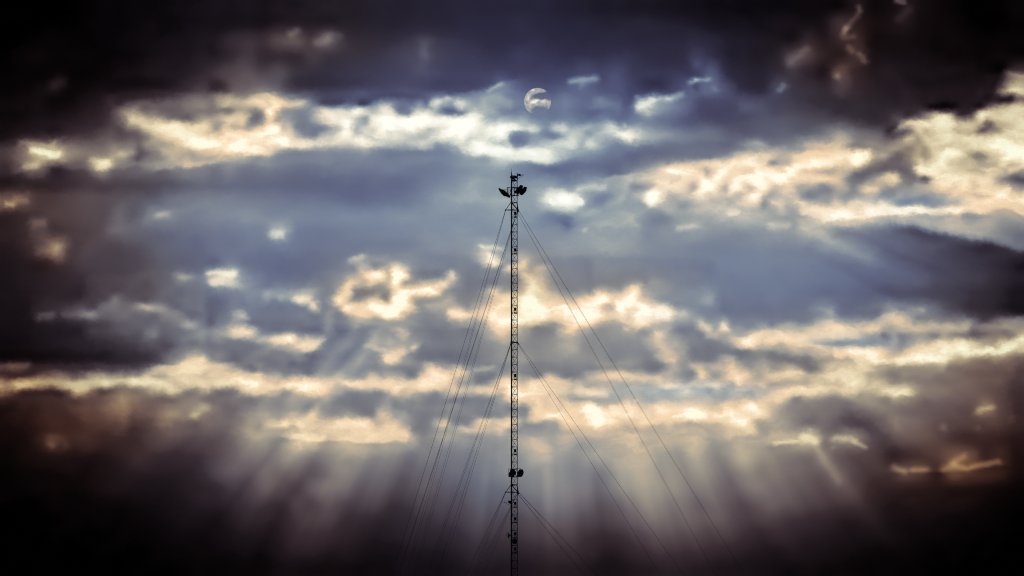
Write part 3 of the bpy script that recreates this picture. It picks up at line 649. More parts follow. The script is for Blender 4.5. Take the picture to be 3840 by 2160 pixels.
def build_world():
    w = bpy.data.worlds.new("World")
    SC.world = w
    w.use_nodes = True
    w.cycles.sampling_method = 'MANUAL'
    w.cycles.sample_map_resolution = 256
    t = w.node_tree
    t.nodes.clear()
    N = Nodes(t)
    out = N.n('ShaderNodeOutputWorld')
    d = N.n('ShaderNodeTexCoord').outputs['Generated']
    f = N.m('MAXIMUM', N.dot(d, tuple(FW)), 0.02)
    rx = N.m('DIVIDE', N.dot(d, tuple(RT)), f)
    ry = N.m('DIVIDE', N.dot(d, tuple(UP)), f)
    u0 = N.m('MULTIPLY_ADD', rx, 0.5 / TANH, 0.5)
    v0 = N.m('MULTIPLY_ADD', ry, -0.5 / (TANH * 9 / 16), 0.5)
    # turbulence: x and y in units of the region's height
    q = N.xyz(N.m('MULTIPLY', u0, 16 / 9), N.m('MULTIPLY', v0, 1.45), 3.7)
    w1 = N.noise(q, 15.0, 5.0, 0.66, 2.1, 1)
    w1 = N.v('SUBTRACT', w1, (0.5, 0.5, 0.5))
    sx = N.n('ShaderNodeSeparateXYZ')
    t.links.new(w1, sx.inputs[0])
    # the low rain-hazed part is smooth; the cloud decks are torn
    torn = N.m('SUBTRACT', 1.0, N.m('MULTIPLY', N.smooth(v0, 0.74, 0.85), 0.9))
    torn = N.m('MULTIPLY', torn, N.m('MULTIPLY_ADD', N.smooth(v0, 0.02, 0.2), 0.5, 0.5))
    u = N.m('MULTIPLY_ADD', N.m('MULTIPLY', sx.outputs[0], torn), 0.020, u0)
    v = N.m('MULTIPLY_ADD', N.m('MULTIPLY', sx.outputs[1], torn), 0.026, v0)
    # billows, and the thin bright crests where they fold
    qb = N.v('MULTIPLY', N.v('ADD', q, N.v('MULTIPLY', w1, (0.10, 0.10, 0.0))), (1.0, 1.35, 1.0))
    b1 = N.m('SUBTRACT', N.noise(qb, 14.0, 5.0, 0.60, 2.1), 0.5)
    cr = N.noise(N.v('MULTIPLY', qb, (0.9, 1.35, 1.0)), 9.0, 4.0, 0.5, 2.0)
    cr = N.m('MULTIPLY', N.m('ABSOLUTE', N.m('SUBTRACT', cr, 0.5)), -9.0)
    cr = N.m('MAXIMUM', N.m('ADD', cr, 1.0), 0.0)
    # crepuscular rays fanning out below the sun
    sr = Vector(sun_dir); k = sr.dot(FW)
    sx0, sy0 = sr.dot(RT) / k, sr.dot(UP) / k
    ax = N.m('SUBTRACT', rx, sx0); ay = N.m('SUBTRACT', sy0, ry)
    th = N.m('ARCTAN2', ax, ay)
    rad = N.m('SQRT', N.m('ADD', N.m('MULTIPLY', ax, ax), N.m('MULTIPLY', ay, ay)))
    rn = N.noise(N.xyz(N.m('MULTIPLY', th, 13.0), N.m('MULTIPLY', rad, 3.0), 1.3), 1.0, 2.0, 0.55)
    rn = N.m('MULTIPLY', N.m('SUBTRACT', rn, 0.5), N.smooth(v0, 0.52, 0.74))
    rn = N.m('MULTIPLY', rn, N.smooth(N.m('MULTIPLY', N.m('ABSOLUTE', th), -1.0), -1.35, -1.1))
    # cloud colour family
    hu = np.array([[float(x) for x in ln.split()] for ln in HUES.strip().splitlines()])
    hu = cubic_resize(hu, 64, 1)
    hu = cubic_resize(hu, 36, 0)
    gy, gx = np.mgrid[0:36, 0:64]
    for cx, cy, rr, ry_, dh in HUE_SPOTS:
        hu = hu + dh * np.exp(-(((gx * 16 + 8 - cx) / rr) ** 2 + ((gy * 16 + 8 - cy) / ry_) ** 2))
    hu = np.clip(hu, 0, 3)
    uc = N.clampv(u, 0.0, 1.0)
    vc = N.clampv(v, 0.0, 1.0)
    hx = N.m('MULTIPLY_ADD', uc, 2.0, -1.0)
    hy = N.clampv(N.m('MULTIPLY_ADD', vc, 36.0, -0.5), 0.0, 35.0)
    vr = N.clampv(N.m('MULTIPLY_ADD', vc, float(NR), -0.5), 0.0, NR - 1.0)
    vrv = N.xyz(vr, vr, vr)
    hxv, hyv = N.xyz(hx, hx, hx), N.xyz(hy, hy, hy)
    tab = cloud_map()

    shared = {'hxv': hxv, 'hyv': hyv, 'vrv': vrv, 'uc': uc, 'torn': torn, 'b1': b1, 'cr': cr, 'rn': rn}

    def sector(c0, r0, r1):
        """one sector of the cloud deck, as a node group -> Background closure"""
        gt = bpy.data.node_groups.new("cloud_sector", 'ShaderNodeTree')
        gi, go = gt.nodes.new('NodeGroupInput'), gt.nodes.new('NodeGroupOutput')
        for k in shared:
            gt.interface.new_socket(k, in_out='INPUT', socket_type='NodeSocketVector' if k in ('hxv', 'hyv', 'vrv') else 'NodeSocketFloat')
        gt.interface.new_socket('deck', in_out='OUTPUT', socket_type='NodeSocketShader')
        G = Nodes(gt)
        I = gi.outputs
        uu = G.m('MULTIPLY_ADD', I['uc'], 4.0, -1.0 if c0 == 0 else -3.0)
        uu = G.clampv(uu, -1.0, 1.0)
        L = G.table(G.xyz(uu, uu, uu), I['vrv'], tab[r0:min(r1 + 1, NR), c0:c0 + 256], r0)
        amt = G.m('MULTIPLY', G.smooth(L, 0.48, 0.80), I['torn'])
        L2 = G.m('MULTIPLY_ADD', I['b1'], G.m('MULTIPLY_ADD', amt, 0.42, 0.035), L)
        L2 = G.m('MULTIPLY_ADD', G.m('MULTIPLY', I['cr'], amt), 0.07, L2)
        mk = G.m('MULTIPLY', G.smooth(G.m('MULTIPLY', L, -1.0), -0.74, -0.5), G.smooth(L, 0.04, 0.35))
        L2 = G.m('MULTIPLY_ADD', G.m('MULTIPLY', I['rn'], mk), 0.15, L2)
        L2 = G.m('MAXIMUM', L2, 0.0, clamp=True)
        g0, g1 = max(0, int(r0 / NR * 36 - 1)), min(36, int(r1 / NR * 36 + 2))
        H = G.m('MULTIPLY', G.table(I['hxv'], I['hyv'], hu[g0:g1] / 3.0, g0), 3.0)
        H = G.m('MULTIPLY_ADD', I['b1'], 0.4, H)
        c = G.mix(G.m('MULTIPLY', H, 1.0, clamp=True), G.ramp(L2, COOL), G.ramp(L2, PEACH))
        c = G.mix(G.m('SUBTRACT', H, 1.0, clamp=True), c, G.ramp(L2, UMBER))
        c = G.mix(G.m('SUBTRACT', H, 2.0, clamp=True), c, G.ramp(L2, ORANGE))
        bg = G.n('ShaderNodeBackground')
        gt.links.new(c, bg.inputs[0])
        gt.links.new(bg.outputs[0], go.inputs[0])
        nd = N.n('ShaderNodeGroup')
        nd.node_tree = gt
        for k, so_ in shared.items():
            t.links.new(so_, nd.inputs[k])
        return nd.outputs[0]

    def pick(fac, a, b):
        mx = N.n('ShaderNodeMixShader')
        N.put(mx.inputs[0], fac); N.put(mx.inputs[1], a); N.put(mx.inputs[2], b)
        return mx.outputs[0]

    right = N.m('GREATER_THAN', uc, 0.5)

    def split(r0, r1):
        if r1 - r0 <= 36:
            return pick(right, sector(0, r0, r1), sector(255, r0, r1))
        m_ = (r0 + r1) // 2
        return pick(N.m('GREATER_THAN', vr, float(m_)), split(r0, m_), split(m_, r1))

    deck = split(0, NR)
    # away from that part of the sky: dim unbroken overcast over a faint daylight sky
    sky = N.n('ShaderNodeTexSky', sky_type='NISHITA')
    sky.sun_disc = False
    sky.sun_elevation = SUN_EL
    sky.sun_rotation = SUN_AZ
    far = N.noise(d, 3.0, 6.0, 0.6)
    rest = N.mix(0.02, N.ramp(N.m('MULTIPLY', far, 0.30), COOL), sky.outputs[0])
    rb = N.n('ShaderNodeBackground')
    t.links.new(rest, rb.inputs[0])
    ox = N.smooth(N.m('ABSOLUTE', N.m('SUBTRACT', u0, 0.5)), 0.55, 1.1)
    oy = N.smooth(N.m('ABSOLUTE', N.m('SUBTRACT', v0, 0.5)), 0.55, 1.1)
    back = N.smooth(N.m('MULTIPLY', N.dot(d, tuple(FW)), -1.0), -0.3, -0.1)
    t.links.new(pick(N.m('MAXIMUM', N.m('MAXIMUM', ox, oy), back), deck, rb.outputs[0]), out.inputs[0])


build_world()

sun_lamp = bpy.data.lights.new("sun_light", 'SUN')
sun_lamp.energy = 0.5
sun_lamp.angle = math.radians(10)
sun_lamp.color = (1.0, 0.93, 0.82)
so = bpy.data.objects.new("sun_light", sun_lamp)
so.rotation_euler = (-sun_dir).to_track_quat('-Z', 'Y').to_euler()
COL.objects.link(so)


# ------------------------------------------------------------------ materials
def steel(name, base, rust, rough=0.65):
    m = bpy.data.materials.new(name)
    m.use_nodes = True
    t = m.node_tree
    N = Nodes(t)
    bs = t.nodes['Principled BSDF']
    co = N.n('ShaderNodeTexCoord').outputs['Object']
    nz = N.noise(co, 2.3, 5.0, 0.6)
    c = N.mix(N.smooth(nz, 0.45, 0.7), (*base, 1), (*rust, 1))
    t.links.new(c, bs.inputs['Base Color'])
    bs.inputs['Roughness'].default_value = rough
    bs.inputs['Metallic'].default_value = 0.0
    bs.inputs['Specular IOR Level'].default_value = 0.25
    return m


M_STEEL = steel("dark_painted_steel", (0.030, 0.018, 0.018), (0.045, 0.020, 0.014))
M_BLACK = steel("black_cable_rubber", (0.012, 0.011, 0.012), (0.018, 0.015, 0.015), 0.8)
M_PANEL = steel("dark_grey_enamel", (0.020, 0.019, 0.020), (0.030, 0.022, 0.020), 0.6)
M_WIRE = steel("galvanised_wire_rope", (0.05, 0.035, 0.034), (0.06, 0.03, 0.025), 0.7)


# ------------------------------------------------------------------ mesh helpers
class MB:
    def __init__(self):
        self.v = []
        self.f = []

    def tube(self, a, b, r, n=6, r2=None):
        a = Vector(a); b = Vector(b)
        d = b - a
        if d.length < 1e-6:
            return self
        r2 = r if r2 is None else r2
        z = d.normalized()
        x = z.orthogonal().normalized()
        y = z.cross(x)
        s = len(self.v)
        for p, rr in ((a, r), (b, r2)):
            for i in range(n):
                t = 2 * math.pi * i / n
                self.v.append(p + x * (rr * math.cos(t)) + y * (rr * math.sin(t)))
        for i in range(n):
            j = (i + 1) % n
            self.f.append((s + i, s + j, s + n + j, s + n + i))
        self.f.append(tuple(s + n - 1 - i for i in range(n)))
        self.f.append(tuple(s + n + i for i in range(n)))
        return self

    def path(self, pts, r, n=6):
        for a, b in zip(pts[:-1], pts[1:]):
            self.tube(a, b, r, n)
        return self

    def box(self, c, sx, sy, sz, rot=0.0):
        c = Vector(c)
        s = len(self.v)
        R = Matrix.Rotation(rot, 3, 'Y')
        for x in (-.5, .5):
            for y in (-.5, .5):
                for z in (-.5, .5):
                    self.v.append(c + R @ Vector((x * sx, y * sy, z * sz)))
        for q in ((0, 1, 3, 2), (4, 6, 7, 5), (0, 4, 5, 1), (2, 3, 7, 6), (0, 2, 6, 4), (1, 5, 7, 3)):
            self.f.append(tuple(s + i for i in q))
        return self

    def slab(self, pts, depth, shrink=0.9):
        """closed solid: outline pts (world, roughly in one plane facing the viewer) with real depth and softened rims"""
        n = len(pts)
        c = sum(pts, Vector()) / n
        offs = ((-depth / 2, shrink), (-depth * 0.28, 1.0), (depth * 0.28, 1.0), (depth / 2, shrink))
        s = len(self.v)
        for dy, k in offs:
            for p in pts:
                self.v.append(c + (p - c) * k + Vector((0, dy, 0)))
        for r in range(len(offs) - 1):
            for i in range(n):
                j = (i + 1) % n
                self.f.append((s + r * n + i, s + r * n + j, s + (r + 1) * n + j, s + (r + 1) * n + i))
        self.f.append(tuple(s + i for i in reversed(range(n))))
        self.f.append(tuple(s + (len(offs) - 1) * n + i for i in range(n)))
        return self

    def lathe(self, origin, axis, prof, n=20):
        """prof: (distance along axis, radius)"""
        o = Vector(origin); z = Vector(axis).normalized()
        x = z.orthogonal().normalized(); y = z.cross(x)
        s = len(self.v)
        for h, r in prof:
            for i in range(n):
                t = 2 * math.pi * i / n
                self.v.append(o + z * h + x * (r * math.cos(t)) + y * (r * math.sin(t)))
        for k in range(len(prof) - 1):
            for i in range(n):
                j = (i + 1) % n
                self.f.append((s + k * n + i, s + k * n + j, s + (k + 1) * n + j, s + (k + 1) * n + i))
        self.f.append(tuple(s + n - 1 - i for i in range(n)))
        self.f.append(tuple(s + (len(prof) - 1) * n + i for i in range(n)))
        return self

    def build(self, name, mat, parent=None, origin=None):
        o0 = Vector(origin) if origin is not None else (sum(self.v, Vector()) / len(self.v))
        me = bpy.data.meshes.new(name)
        me.from_pydata([tuple(p - o0) for p in self.v], [], self.f)
        me.validate(); me.update()
        me.materials.append(mat)
        o = bpy.data.objects.new(name, me)
        COL.objects.link(o)
        if parent is not None:
            o.parent = parent
            base = parent
            off = Vector(base.location)
            while base.parent is not None:
                base = base.parent
                off += Vector(base.location)
            o.location = o0 - off
        else:
            o.location = o0
        return o


# ------------------------------------------------------------------ ground
gm = bpy.data.materials.new("dusk_grassland")
gm.use_nodes = True
GN = Nodes(gm.node_tree)
gc = GN.n('ShaderNodeTexCoord').outputs['Object']
gcol = GN.mix(GN.smooth(GN.noise(gc, 0.02, 8.0, 0.65), 0.35, 0.65), (0.035, 0.045, 0.022, 1), (0.075, 0.062, 0.035, 1))
gm.node_tree.links.new(gcol, gm.node_tree.nodes['Principled BSDF'].inputs['Base Color'])
gm.node_tree.nodes['Principled BSDF'].inputs['Roughness'].default_value = 0.95
gr = MB()
G = 30000.0
nseg = 48
gr.v = [Vector((0, 0, 0))] + [Vector((G * math.cos(2 * math.pi * i / nseg), G * math.sin(2 * math.pi * i / nseg), 0)) for i in range(nseg)]
gr.f = [(0, 1 + i, 1 + (i + 1) % nseg) for i in range(nseg)]
ground = gr.build("ground", gm, origin=(0, 0, 0))
ground["kind"] = "structure"

# ------------------------------------------------------------------ the mast
MY = 400.0
S = KK * 405.0                                        # metres per source pixel at the mast


def Z(sy, x=1928.0):
    return PX(x, sy, MY).z


def T(r0):
    """a reader for one measured strip (r0 = its top edge) : display x, y -> world"""
    return lambda X, Y, dy=0.0: PX(1820 + X / 5.573, r0 + Y / 5.573, MY + dy)


xl = PX(1917.0, 1300, MY).x
xr = PX(1939.7, 1300, MY).x
side = (xr - xl) / 0.866
A = Vector((xl, MY - side / 2, 0))
B = Vector((xl + 0.10, MY + side / 2, 0))
C_ = Vector((xr, MY + 0.03, 0))
mast = bpy.data.objects.new("guyed_radio_mast", None)
COL.objects.link(mast)
mast.location = (PX(1928, 1300, MY).x, MY, 0)
mast["label"] = "tall slender dark lattice radio mast held by guy wires, silhouetted against stormy clouds"
mast["category"] = "radio mast"
ztop = Z(655)


def at(p, z):
    return Vector((p.x, p.y, z))


for p, r, zt in ((A, 0.055, ztop), (B, 0.052, ztop), (C_, 0.052, ztop)):
    lg = MB().tube(at(p, 0), at(p, zt), r, 8)
    fz = Z(939.6)
    fstep = Z(939.6) - Z(1078.0)
    for k in range(-3, 20):
        if 0.5 < fz - k * fstep < zt - 0.3:
            lg.tube(at(p, fz - k * fstep - 0.06), at(p, fz - k * fstep + 0.06), r + 0.035, 8)
    lg.build("leg", M_STEEL, mast)

DZ = (Z(869.6) - Z(1931.4)) / 38.0
zl0 = Z(869.6)
levels = [zl0 + k * DZ for k in range(-200, 12)]
levels = sorted(z for z in levels if 0.3 < z <= ztop)
br = MB()
for i, z in enumerate(levels):
    for a, b in ((A, B), (B, C_), (C_, A)):
        br.tube(at(a, z), at(b, z), 0.030, 5)
    if i + 1 < len(levels) and levels[i + 1] <= ztop:
        z2 = levels[i + 1]
        br.tube(at(A, z2), at(C_, z), 0.025, 5)
        br.tube(at(B, z), at(C_, z2), 0.025, 5)
        br.tube(at(A, z), at(B, z2), 0.025, 5)
        for q in (A, C_):
            br.box(at(q, z), 0.12, 0.10, 0.14)
br.build("cross_bracing", M_STEEL, mast)

# ladder inside
la = MB()
lx1 = PX(1923.6, 1300, MY).x; lx2 = PX(1928.0, 1300, MY).x
for x in (lx1, lx2):
    la.tube((x, MY - 0.05, 0.2), (x, MY - 0.05, Z(675)), 0.018, 5)
z = 0.4
while z < Z(680):
    la.tube((lx1, MY - 0.05, z), (lx2, MY - 0.05, z), 0.011, 4)
    z += 0.35
la.build("ladder", M_STEEL, mast)

# feeder cables tied along the left leg: more of them lower down
for k, (ox, oy, top, r) in enumerate(((0.055, -0.30, 660, 0.032), (0.02, -0.10, 700, 0.035), (0.06, 0.12, 735, 0.034), (-0.035, -0.34, 1800, 0.034),
                                      (-0.03, 0.1, 1905, 0.034), (0.10, 0.05, 1760, 0.036), (0.12, -0.2, 1880, 0.032))):
    cb = MB()
    pts = []
    zz = Z(top)
    n = 40
    for i in range(n + 1):
        h = zz * (1 - i / n)
        pts.append(Vector((xl + ox + 0.010 * math.sin(i * 1.7 + k), MY + oy, max(h, 0.05))))
    cb.path(pts, r, 6).build("feeder_cable", M_BLACK, mast)


# rest platforms / junction boxes between ladder and right leg
def junction(sy, holes=1):
    t = T(sy)
    P = lambda X, Y: t(X, Y - 0, -0.12)
    zc = lambda Y: P(625, Y).z
    x0, x1 = P(598, 0).x, P(652, 0).x
    xc = (x0 + x1) / 2; w = x1 - x0
    top, mid, bot = zc(0), zc(55), zc(112)
    b = MB()
    b.box((xc, MY - 0.10, (top + mid) / 2), w, 0.34, top - mid)
    b.box((xc, MY - 0.10, (top + 0.008)), w * 0.5, 0.2, 0.05)
    o = b.build("junction_box", M_PANEL, mast)
    f = MB()
    f.box((x0 + w * 0.12, MY - 0.10, (mid + bot) / 2 - 0.001), w * 0.22, 0.30, mid - bot)
    f.box((x1 - w * 0.07, MY - 0.10, (mid + bot) / 2 - 0.001), w * 0.12, 0.26, mid - bot)
    f.box((xc, MY - 0.10, bot + 0.02), w * 0.98, 0.28, 0.14)
    f.tube((x0 + w * .2, MY - .2, bot), (x1 - w * .1, MY - .2, mid - 0.06), 0.018, 5)
    f.build("box_bracket", M_STEEL, o)


for y in (794.5, 932.0, 1154.5, 1403.5, 1685.0, 1882.5, 1940.0, 1996.5, 2053.0):
    junction(y)


# ------------------------------------------------------------------ guy brackets and wires
def solve_wire(top, anchor_y, bx, by=2160.0, z=0.6):
    """ground anchor x so that the straight wire passes the sight line (bx, by)"""
    lo, hi = -160.0, 160.0
    for _ in range(60):
        mx = (lo + hi) / 2
        a = Vector((mx, anchor_y, z))
        # find where the wire crosses elevation row `by`
        s0, s1 = 0.0, 1.0
        for _ in range(50):
            s = (s0 + s1) / 2
            p = top + (a - top) * s - CAM
            row = 1080 - (p.dot(UP) / p.dot(FW)) / KK
            if row < by:
                s0 = s
            else:
                s1 = s
        p = top + (a - top) * s0 - CAM
        colx = 1920 + (p.dot(RT) / p.dot(FW)) / KK
        if colx < bx:
            lo = mx
        else:
            hi = mx
    return Vector(((lo + hi) / 2, anchor_y, z))


def wire(tx, ty, dyt, bx, ay, r=0.017):
    top = PX(tx, ty, MY + dyt)
    a = solve_wire(top, MY + ay, bx)
    pts = []
    n = 24
    ln = (a - top).length
    for i in range(n + 1):
        s = i / n
        p = top.lerp(a, s)
        p.z -= 0.0012 * ln * 4 * s * (1 - s)
        pts.append(p)
    MB().path(pts, r, 5).build("guy_wire", M_WIRE, mast)


NEAR, FAR = -38.0, 38.0
# top star bracket
for w_ in ((1893.0, 796, -0.3, 1467.0, NEAR, 0.023), (1893.6, 796, -0.2, 1517.8, FAR, 0.015), (1894.6, 796, -0.1, 1528.3, FAR, 0.015),
           (1936.5, 800, -1.5, 1489.6, NEAR, 0.021), (1938.0, 800, -1.5, 1492.2, NEAR, 0.017), (1935.6, 800, 1.5, 1543.9, FAR, 0.015), (1937.0, 800, 1.5, 1555.0, FAR, 0.015),
           (1941.5, 800, 1.5, 2684.4, 8, 0.013), (1942.5, 798, 1.5, 2689.8, 8, 0.013), (1944.5, 790, -1.5, 2794.4, -8, 0.013), (1946.0, 790, -1.5, 2799.2, -8, 0.013)):
    wire(*w_)
# middle collar
for w_ in ((1913.5, 1293, -0.6, 1592.8, NEAR * .8, 0.018), (1914.2, 1293, -0.6, 1601.6, NEAR * .8, 0.018), (1914.6, 1293, 0.5, 1636.3, FAR * .8, 0.018), (1915.2, 1293, 0.5, 1651.8, FAR * .8, 0.018),
           (1944.0, 1292, 0.0, 2480.0, 6, 0.019), (1946.0, 1291, 0.0, 2568.0, -6, 0.021)):
    wire(*w_)
# lower star bracket
for w_ in ((1891.8, 1853, -0.2, 1741.9, NEAR * .6, 0.016), (1892.4, 1853, -0.2, 1749.6, NEAR * .6, 0.016), (1893.0, 1853, -0.1, 1765.2, FAR * .6, 0.016), (1893.6, 1853, -0.1, 1776.0, FAR * .6, 0.016),
           (1937.0, 1856, -1.5, 1775.0, NEAR * .6, 0.016), (1938.0, 1856, -1.5, 1785.4, NEAR * .6, 0.016), (1936.0, 1856, 1.5, 1800.9, FAR * .6, 0.016), (1937.0, 1856, 1.5, 1812.5, FAR * .6, 0.016),
           (1942.0, 1853, 1.5, 2189.3, 6, 0.016), (1942.6, 1853, 1.5, 2197.5, 6, 0.016), (1946.0, 1848, -1.5, 2241.0, -6, 0.016), (1947.0, 1848, -1.5, 2248.3, -6, 0.016)):
    wire(*w_)


def star(r0, yt, yh, ys):
    """guy bracket with three outrigger arms; display rows: strut top, arm level, shackle end"""
    t = T(r0)
    tips = [(425, -0.2), (688, -1.5), (676, 1.5)]
    for X, dy in tips:
        o = MB()
        tip = t(X, yh, dy)
        zt = t(540, yt).z
        zh = t(540, yh).z
        if X < 500:
            o.tube(at(A, zt), tip, 0.05, 6); o.tube(at(A, zh), tip, 0.035, 6); o.tube(at(B, zh), tip, 0.035, 6)
        else:
            q = A if dy < 0 else B
            o.tube(at(C_, zt), tip, 0.05, 6); o.tube(at(q, zt), tip, 0.045, 6)
            o.tube(at(C_, zh), tip, 0.04, 6); o.tube(at(q, zh), tip, 0.035, 6)
        o.lathe(tip - Vector((0, 0.09, 0)), (0, 1, 0), [(0, 0.05), (0.04, 0.11), (0.14, 0.11), (0.18, 0.05)], 10)
        arm = o.build("outrigger", M_STEEL, mast)
        sh = MB()
        if X < 500:
            sh.tube(tip, t(405, ys, dy), 0.075, 6, 0.045)
        else:
            sh.tube(tip, t(X + 22, yh + 35, dy), 0.055, 6, 0.035)
            sh.tube(tip, t(X - 4, yh + 60, dy), 0.055, 6, 0.035)
        sh.build("shackle", M_STEEL, arm)
    for zz in (t(540, yt).z, t(540, yh).z):
        c = MB()
        for a, b in ((A, B), (B, C_), (C_, A)):
            c.tube(at(a, zz), at(b, zz), 0.045, 6)
        c.build("bracket_ring", M_STEEL, mast)


star(600, 890, 1045, 1092)
star(1740, 440, 590, 632)
# middle collar
t3 = T(1080)
c = MB()
zc = t3(600, 1135).z
for a, b in ((A, B), (B, C_), (C_, A)):
    c.tube(at(a, zc), at(b, zc), 0.065, 8)
for q in (A, B, C_):
    c.lathe(at(q, zc - 0.12), (0, 0, 1), [(0, 0.06), (0.04, 0.11), (0.20, 0.11), (0.24, 0.06)], 10)
col = c.build("guy_collar", M_STEEL, mast)
for a_, b_, dy in (((535, 1140), (518, 1195), -0.6), ((537, 1140), (524, 1190), 0.5), ((672, 1140), (700, 1190), 0.0), ((675, 1138), (715, 1190), 0.05)):
    MB().tube(t3(*a_, dy), t3(*b_, dy), 0.06, 6, 0.035).build("shackle", M_STEEL, col)

# ------------------------------------------------------------------ mast head
t1 = T(600)
h = MB()
h.tube(t1(545, 440, -.5), t1(545, 262, -.5), 0.06, 8)
h.tube(t1(545, 262, -.5), t1(543, 200, -.5), 0.035, 6, 0.02)
h.tube(t1(543, 200, -.5), t1(548, 168, -.5), 0.012, 5, 0.006)
h.box(t1(549, 275, -.5), 0.10, 0.1, 0.16)
h.build("lightning_rod", M_STEEL, mast)
h = MB()
h.tube(t1(672, 420, 0), t1(676, 300, 0), 0.045, 6)
h.tube(t1(676, 300, 0), t1(679, 258, 0), 0.022, 6, 0.012)
h.box(t1(664, 290, 0), 0.13, 0.12, 0.14, 0.5)
h.build("whip_antenna", M_STEEL, mast)
# aviation light out on a bracket to the right
h = MB()
h.tube(t1(672, 325, 0), t1(806, 308, 0), 0.03, 6)
h.tube(t1(672, 402, 0), t1(795, 314, 0), 0.028, 6)
h.box(t1(797, 311, 0), 0.1, 0.1, 0.05)
lo = h.build("light_bracket", M_STEEL, mast)
h = MB()
pts = [t1(x, y) for x, y in ((680, 300), (700, 290), (718, 292), (740, 302), (757, 316), (752, 328), (728, 327), (712, 339), (698, 326), (682, 322))]
h.slab(pts, 0.30, 0.6)
h.build("aviation_light", M_PANEL, lo)
# head platform with a control cabinet
h = MB()
h.tube(t1(548, 320, -.5), t1(668, 334, 0), 0.03, 6)
h.tube(t1(548, 326, .5), t1(668, 334, 0), 0.03, 6)
h.tube(t1(548, 320, -.5), t1(560, 326, .5), 0.03, 6)
for Y in (425, 438):
    h.tube(t1(548, Y, -.5), t1(668, Y + 2, 0), 0.05, 6)
    h.tube(t1(556, Y - 5, .5), t1(668, Y + 2, 0), 0.045, 6)
h.tube(t1(548, 345, -.3), t1(660, 345, 0), 0.03, 6)
h.build("head_frame", M_STEEL, mast)
h = MB()
h.box((t1(585, 0).x, MY, t1(0, 373).z), abs(t1(618, 0).x - t1(552, 0).x), 0.45, abs(t1(0, 345).z - t1(0, 405).z))
h.box((t1(635, 0).x, MY - .02, t1(0, 360).z), abs(t1(655, 0).x - t1(612, 0).x), 0.40, abs(t1(0, 342).z - t1(0, 380).z))
h.box((t1(615, 0).x, MY - .02, t1(0, 415).z), abs(t1(640, 0).x - t1(596, 0).x), 0.3, 0.12)
h.build("equipment_cabinet", M_PANEL, mast)
h = MB()
h.box((t1(524, 0).x, MY - .5, t1(0, 376).z), 0.13, 0.2, 0.22)
h.build("small_cabinet", M_PANEL, mast)

# big curved reflectors around the upper platform
h = MB()
for Y, X0, X1 in ((572, 455, 700), (742, 485, 700)):
    h.tube(t1(X0, Y, -.5), t1(X1, Y + 4, -.1), 0.035, 6)
    h.tube(t1(X0 + 10, Y + 4, .5), t1(X1 - 20, Y - 6, .5), 0.03, 6)
    h.tube(t1(X0, Y, -.5), t1(X0 + 10, Y + 4, .5), 0.03, 6)
    h.tube(t1(X1, Y + 4, -.1), t1(X1 - 20, Y - 6, .5), 0.03, 6)
h.tube(t1(457, 570, -.5), t1(462, 700, -.5), 0.028, 6)
h.tube(t1(472, 575, -.5), t1(470, 705, -.5), 0.045, 6)
h.tube(t1(605, 560, -.4), t1(605, 745, -.4), 0.06, 6)
h.tube(t1(480, 580, -.5), t1(540, 640, -.5), 0.018, 5)
h.tube(t1(540, 600, -.5), t1(480, 720, -.5), 0.015, 5)
h.tube(t1(500, 570, .4), t1(480, 720, .4), 0.018, 5)
h.tube(t1(620, 570, .2), t1(660, 640, .2), 0.018, 5)
h.tube(t1(660, 570, .2), t1(615, 650, .2), 0.018, 5)
h.build("platform_frame", M_STEEL, mast)


def reflector(pts, depth, ribs, dy=0.0):
    h = MB()
    h.slab([t1(x, y, dy) for x, y in pts], depth, 0.94)
    o = h.build("reflector_panel", M_PANEL, mast)
    for (x0, y0, x1, y1, k) in ribs:
        MB().tube(t1(x0, y0, dy + k), t1(x1, y1, dy + k), 0.020, 5).build("panel_strut", M_STEEL, o)


reflector([(275, 598), (300, 606), (345, 634), (395, 652), (430, 675), (465, 712), (522, 768), (518, 776), (485, 766), (430, 742), (400, 738), (375, 726), (330, 685), (298, 640)], 1.3,
          [(300, 606, 400, 620, -.5), (400, 620, 455, 606, -.5), (350, 636, 455, 606, 0), (400, 654, 450, 600, .3), (440, 680, 470, 600, -.3), (470, 712, 540, 640, -.4),
           (350, 625, 395, 640, .2), (410, 620, 420, 660, .2), (500, 740, 540, 700, 0), (385, 615, 410, 650, .4)])
reflector([(728, 524), (745, 528), (790, 540), (783, 575), (772, 608), (745, 640), (728, 668), (700, 704), (668, 738), (655, 700), (610, 684), (606, 655), (640, 640), (662, 598), (690, 574), (712, 548)], 0.5,
          [(605, 600, 690, 600, 0), (640, 560, 700, 640, .1), (606, 740, 690, 735, 0)], -0.3)
reflector([(815, 558), (840, 566), (872, 574), (866, 600), (858, 640), (832, 676), (800, 708), (768, 733), (735, 724), (708, 712), (728, 672), (748, 640), (775, 606), (798, 580)], 0.5,
          [(700, 715, 690, 745, 0), (745, 640, 700, 660, .1), (725, 600, 790, 600, .1)], 0.2)
h = MB()
h.slab([t1(x, y, -.35) for x, y in ((530, 600), (552, 585), (560, 640), (556, 735), (512, 728), (528, 690), (520, 640))], 0.5, 0.9)
h.build("relay_box", M_PANEL, mast)

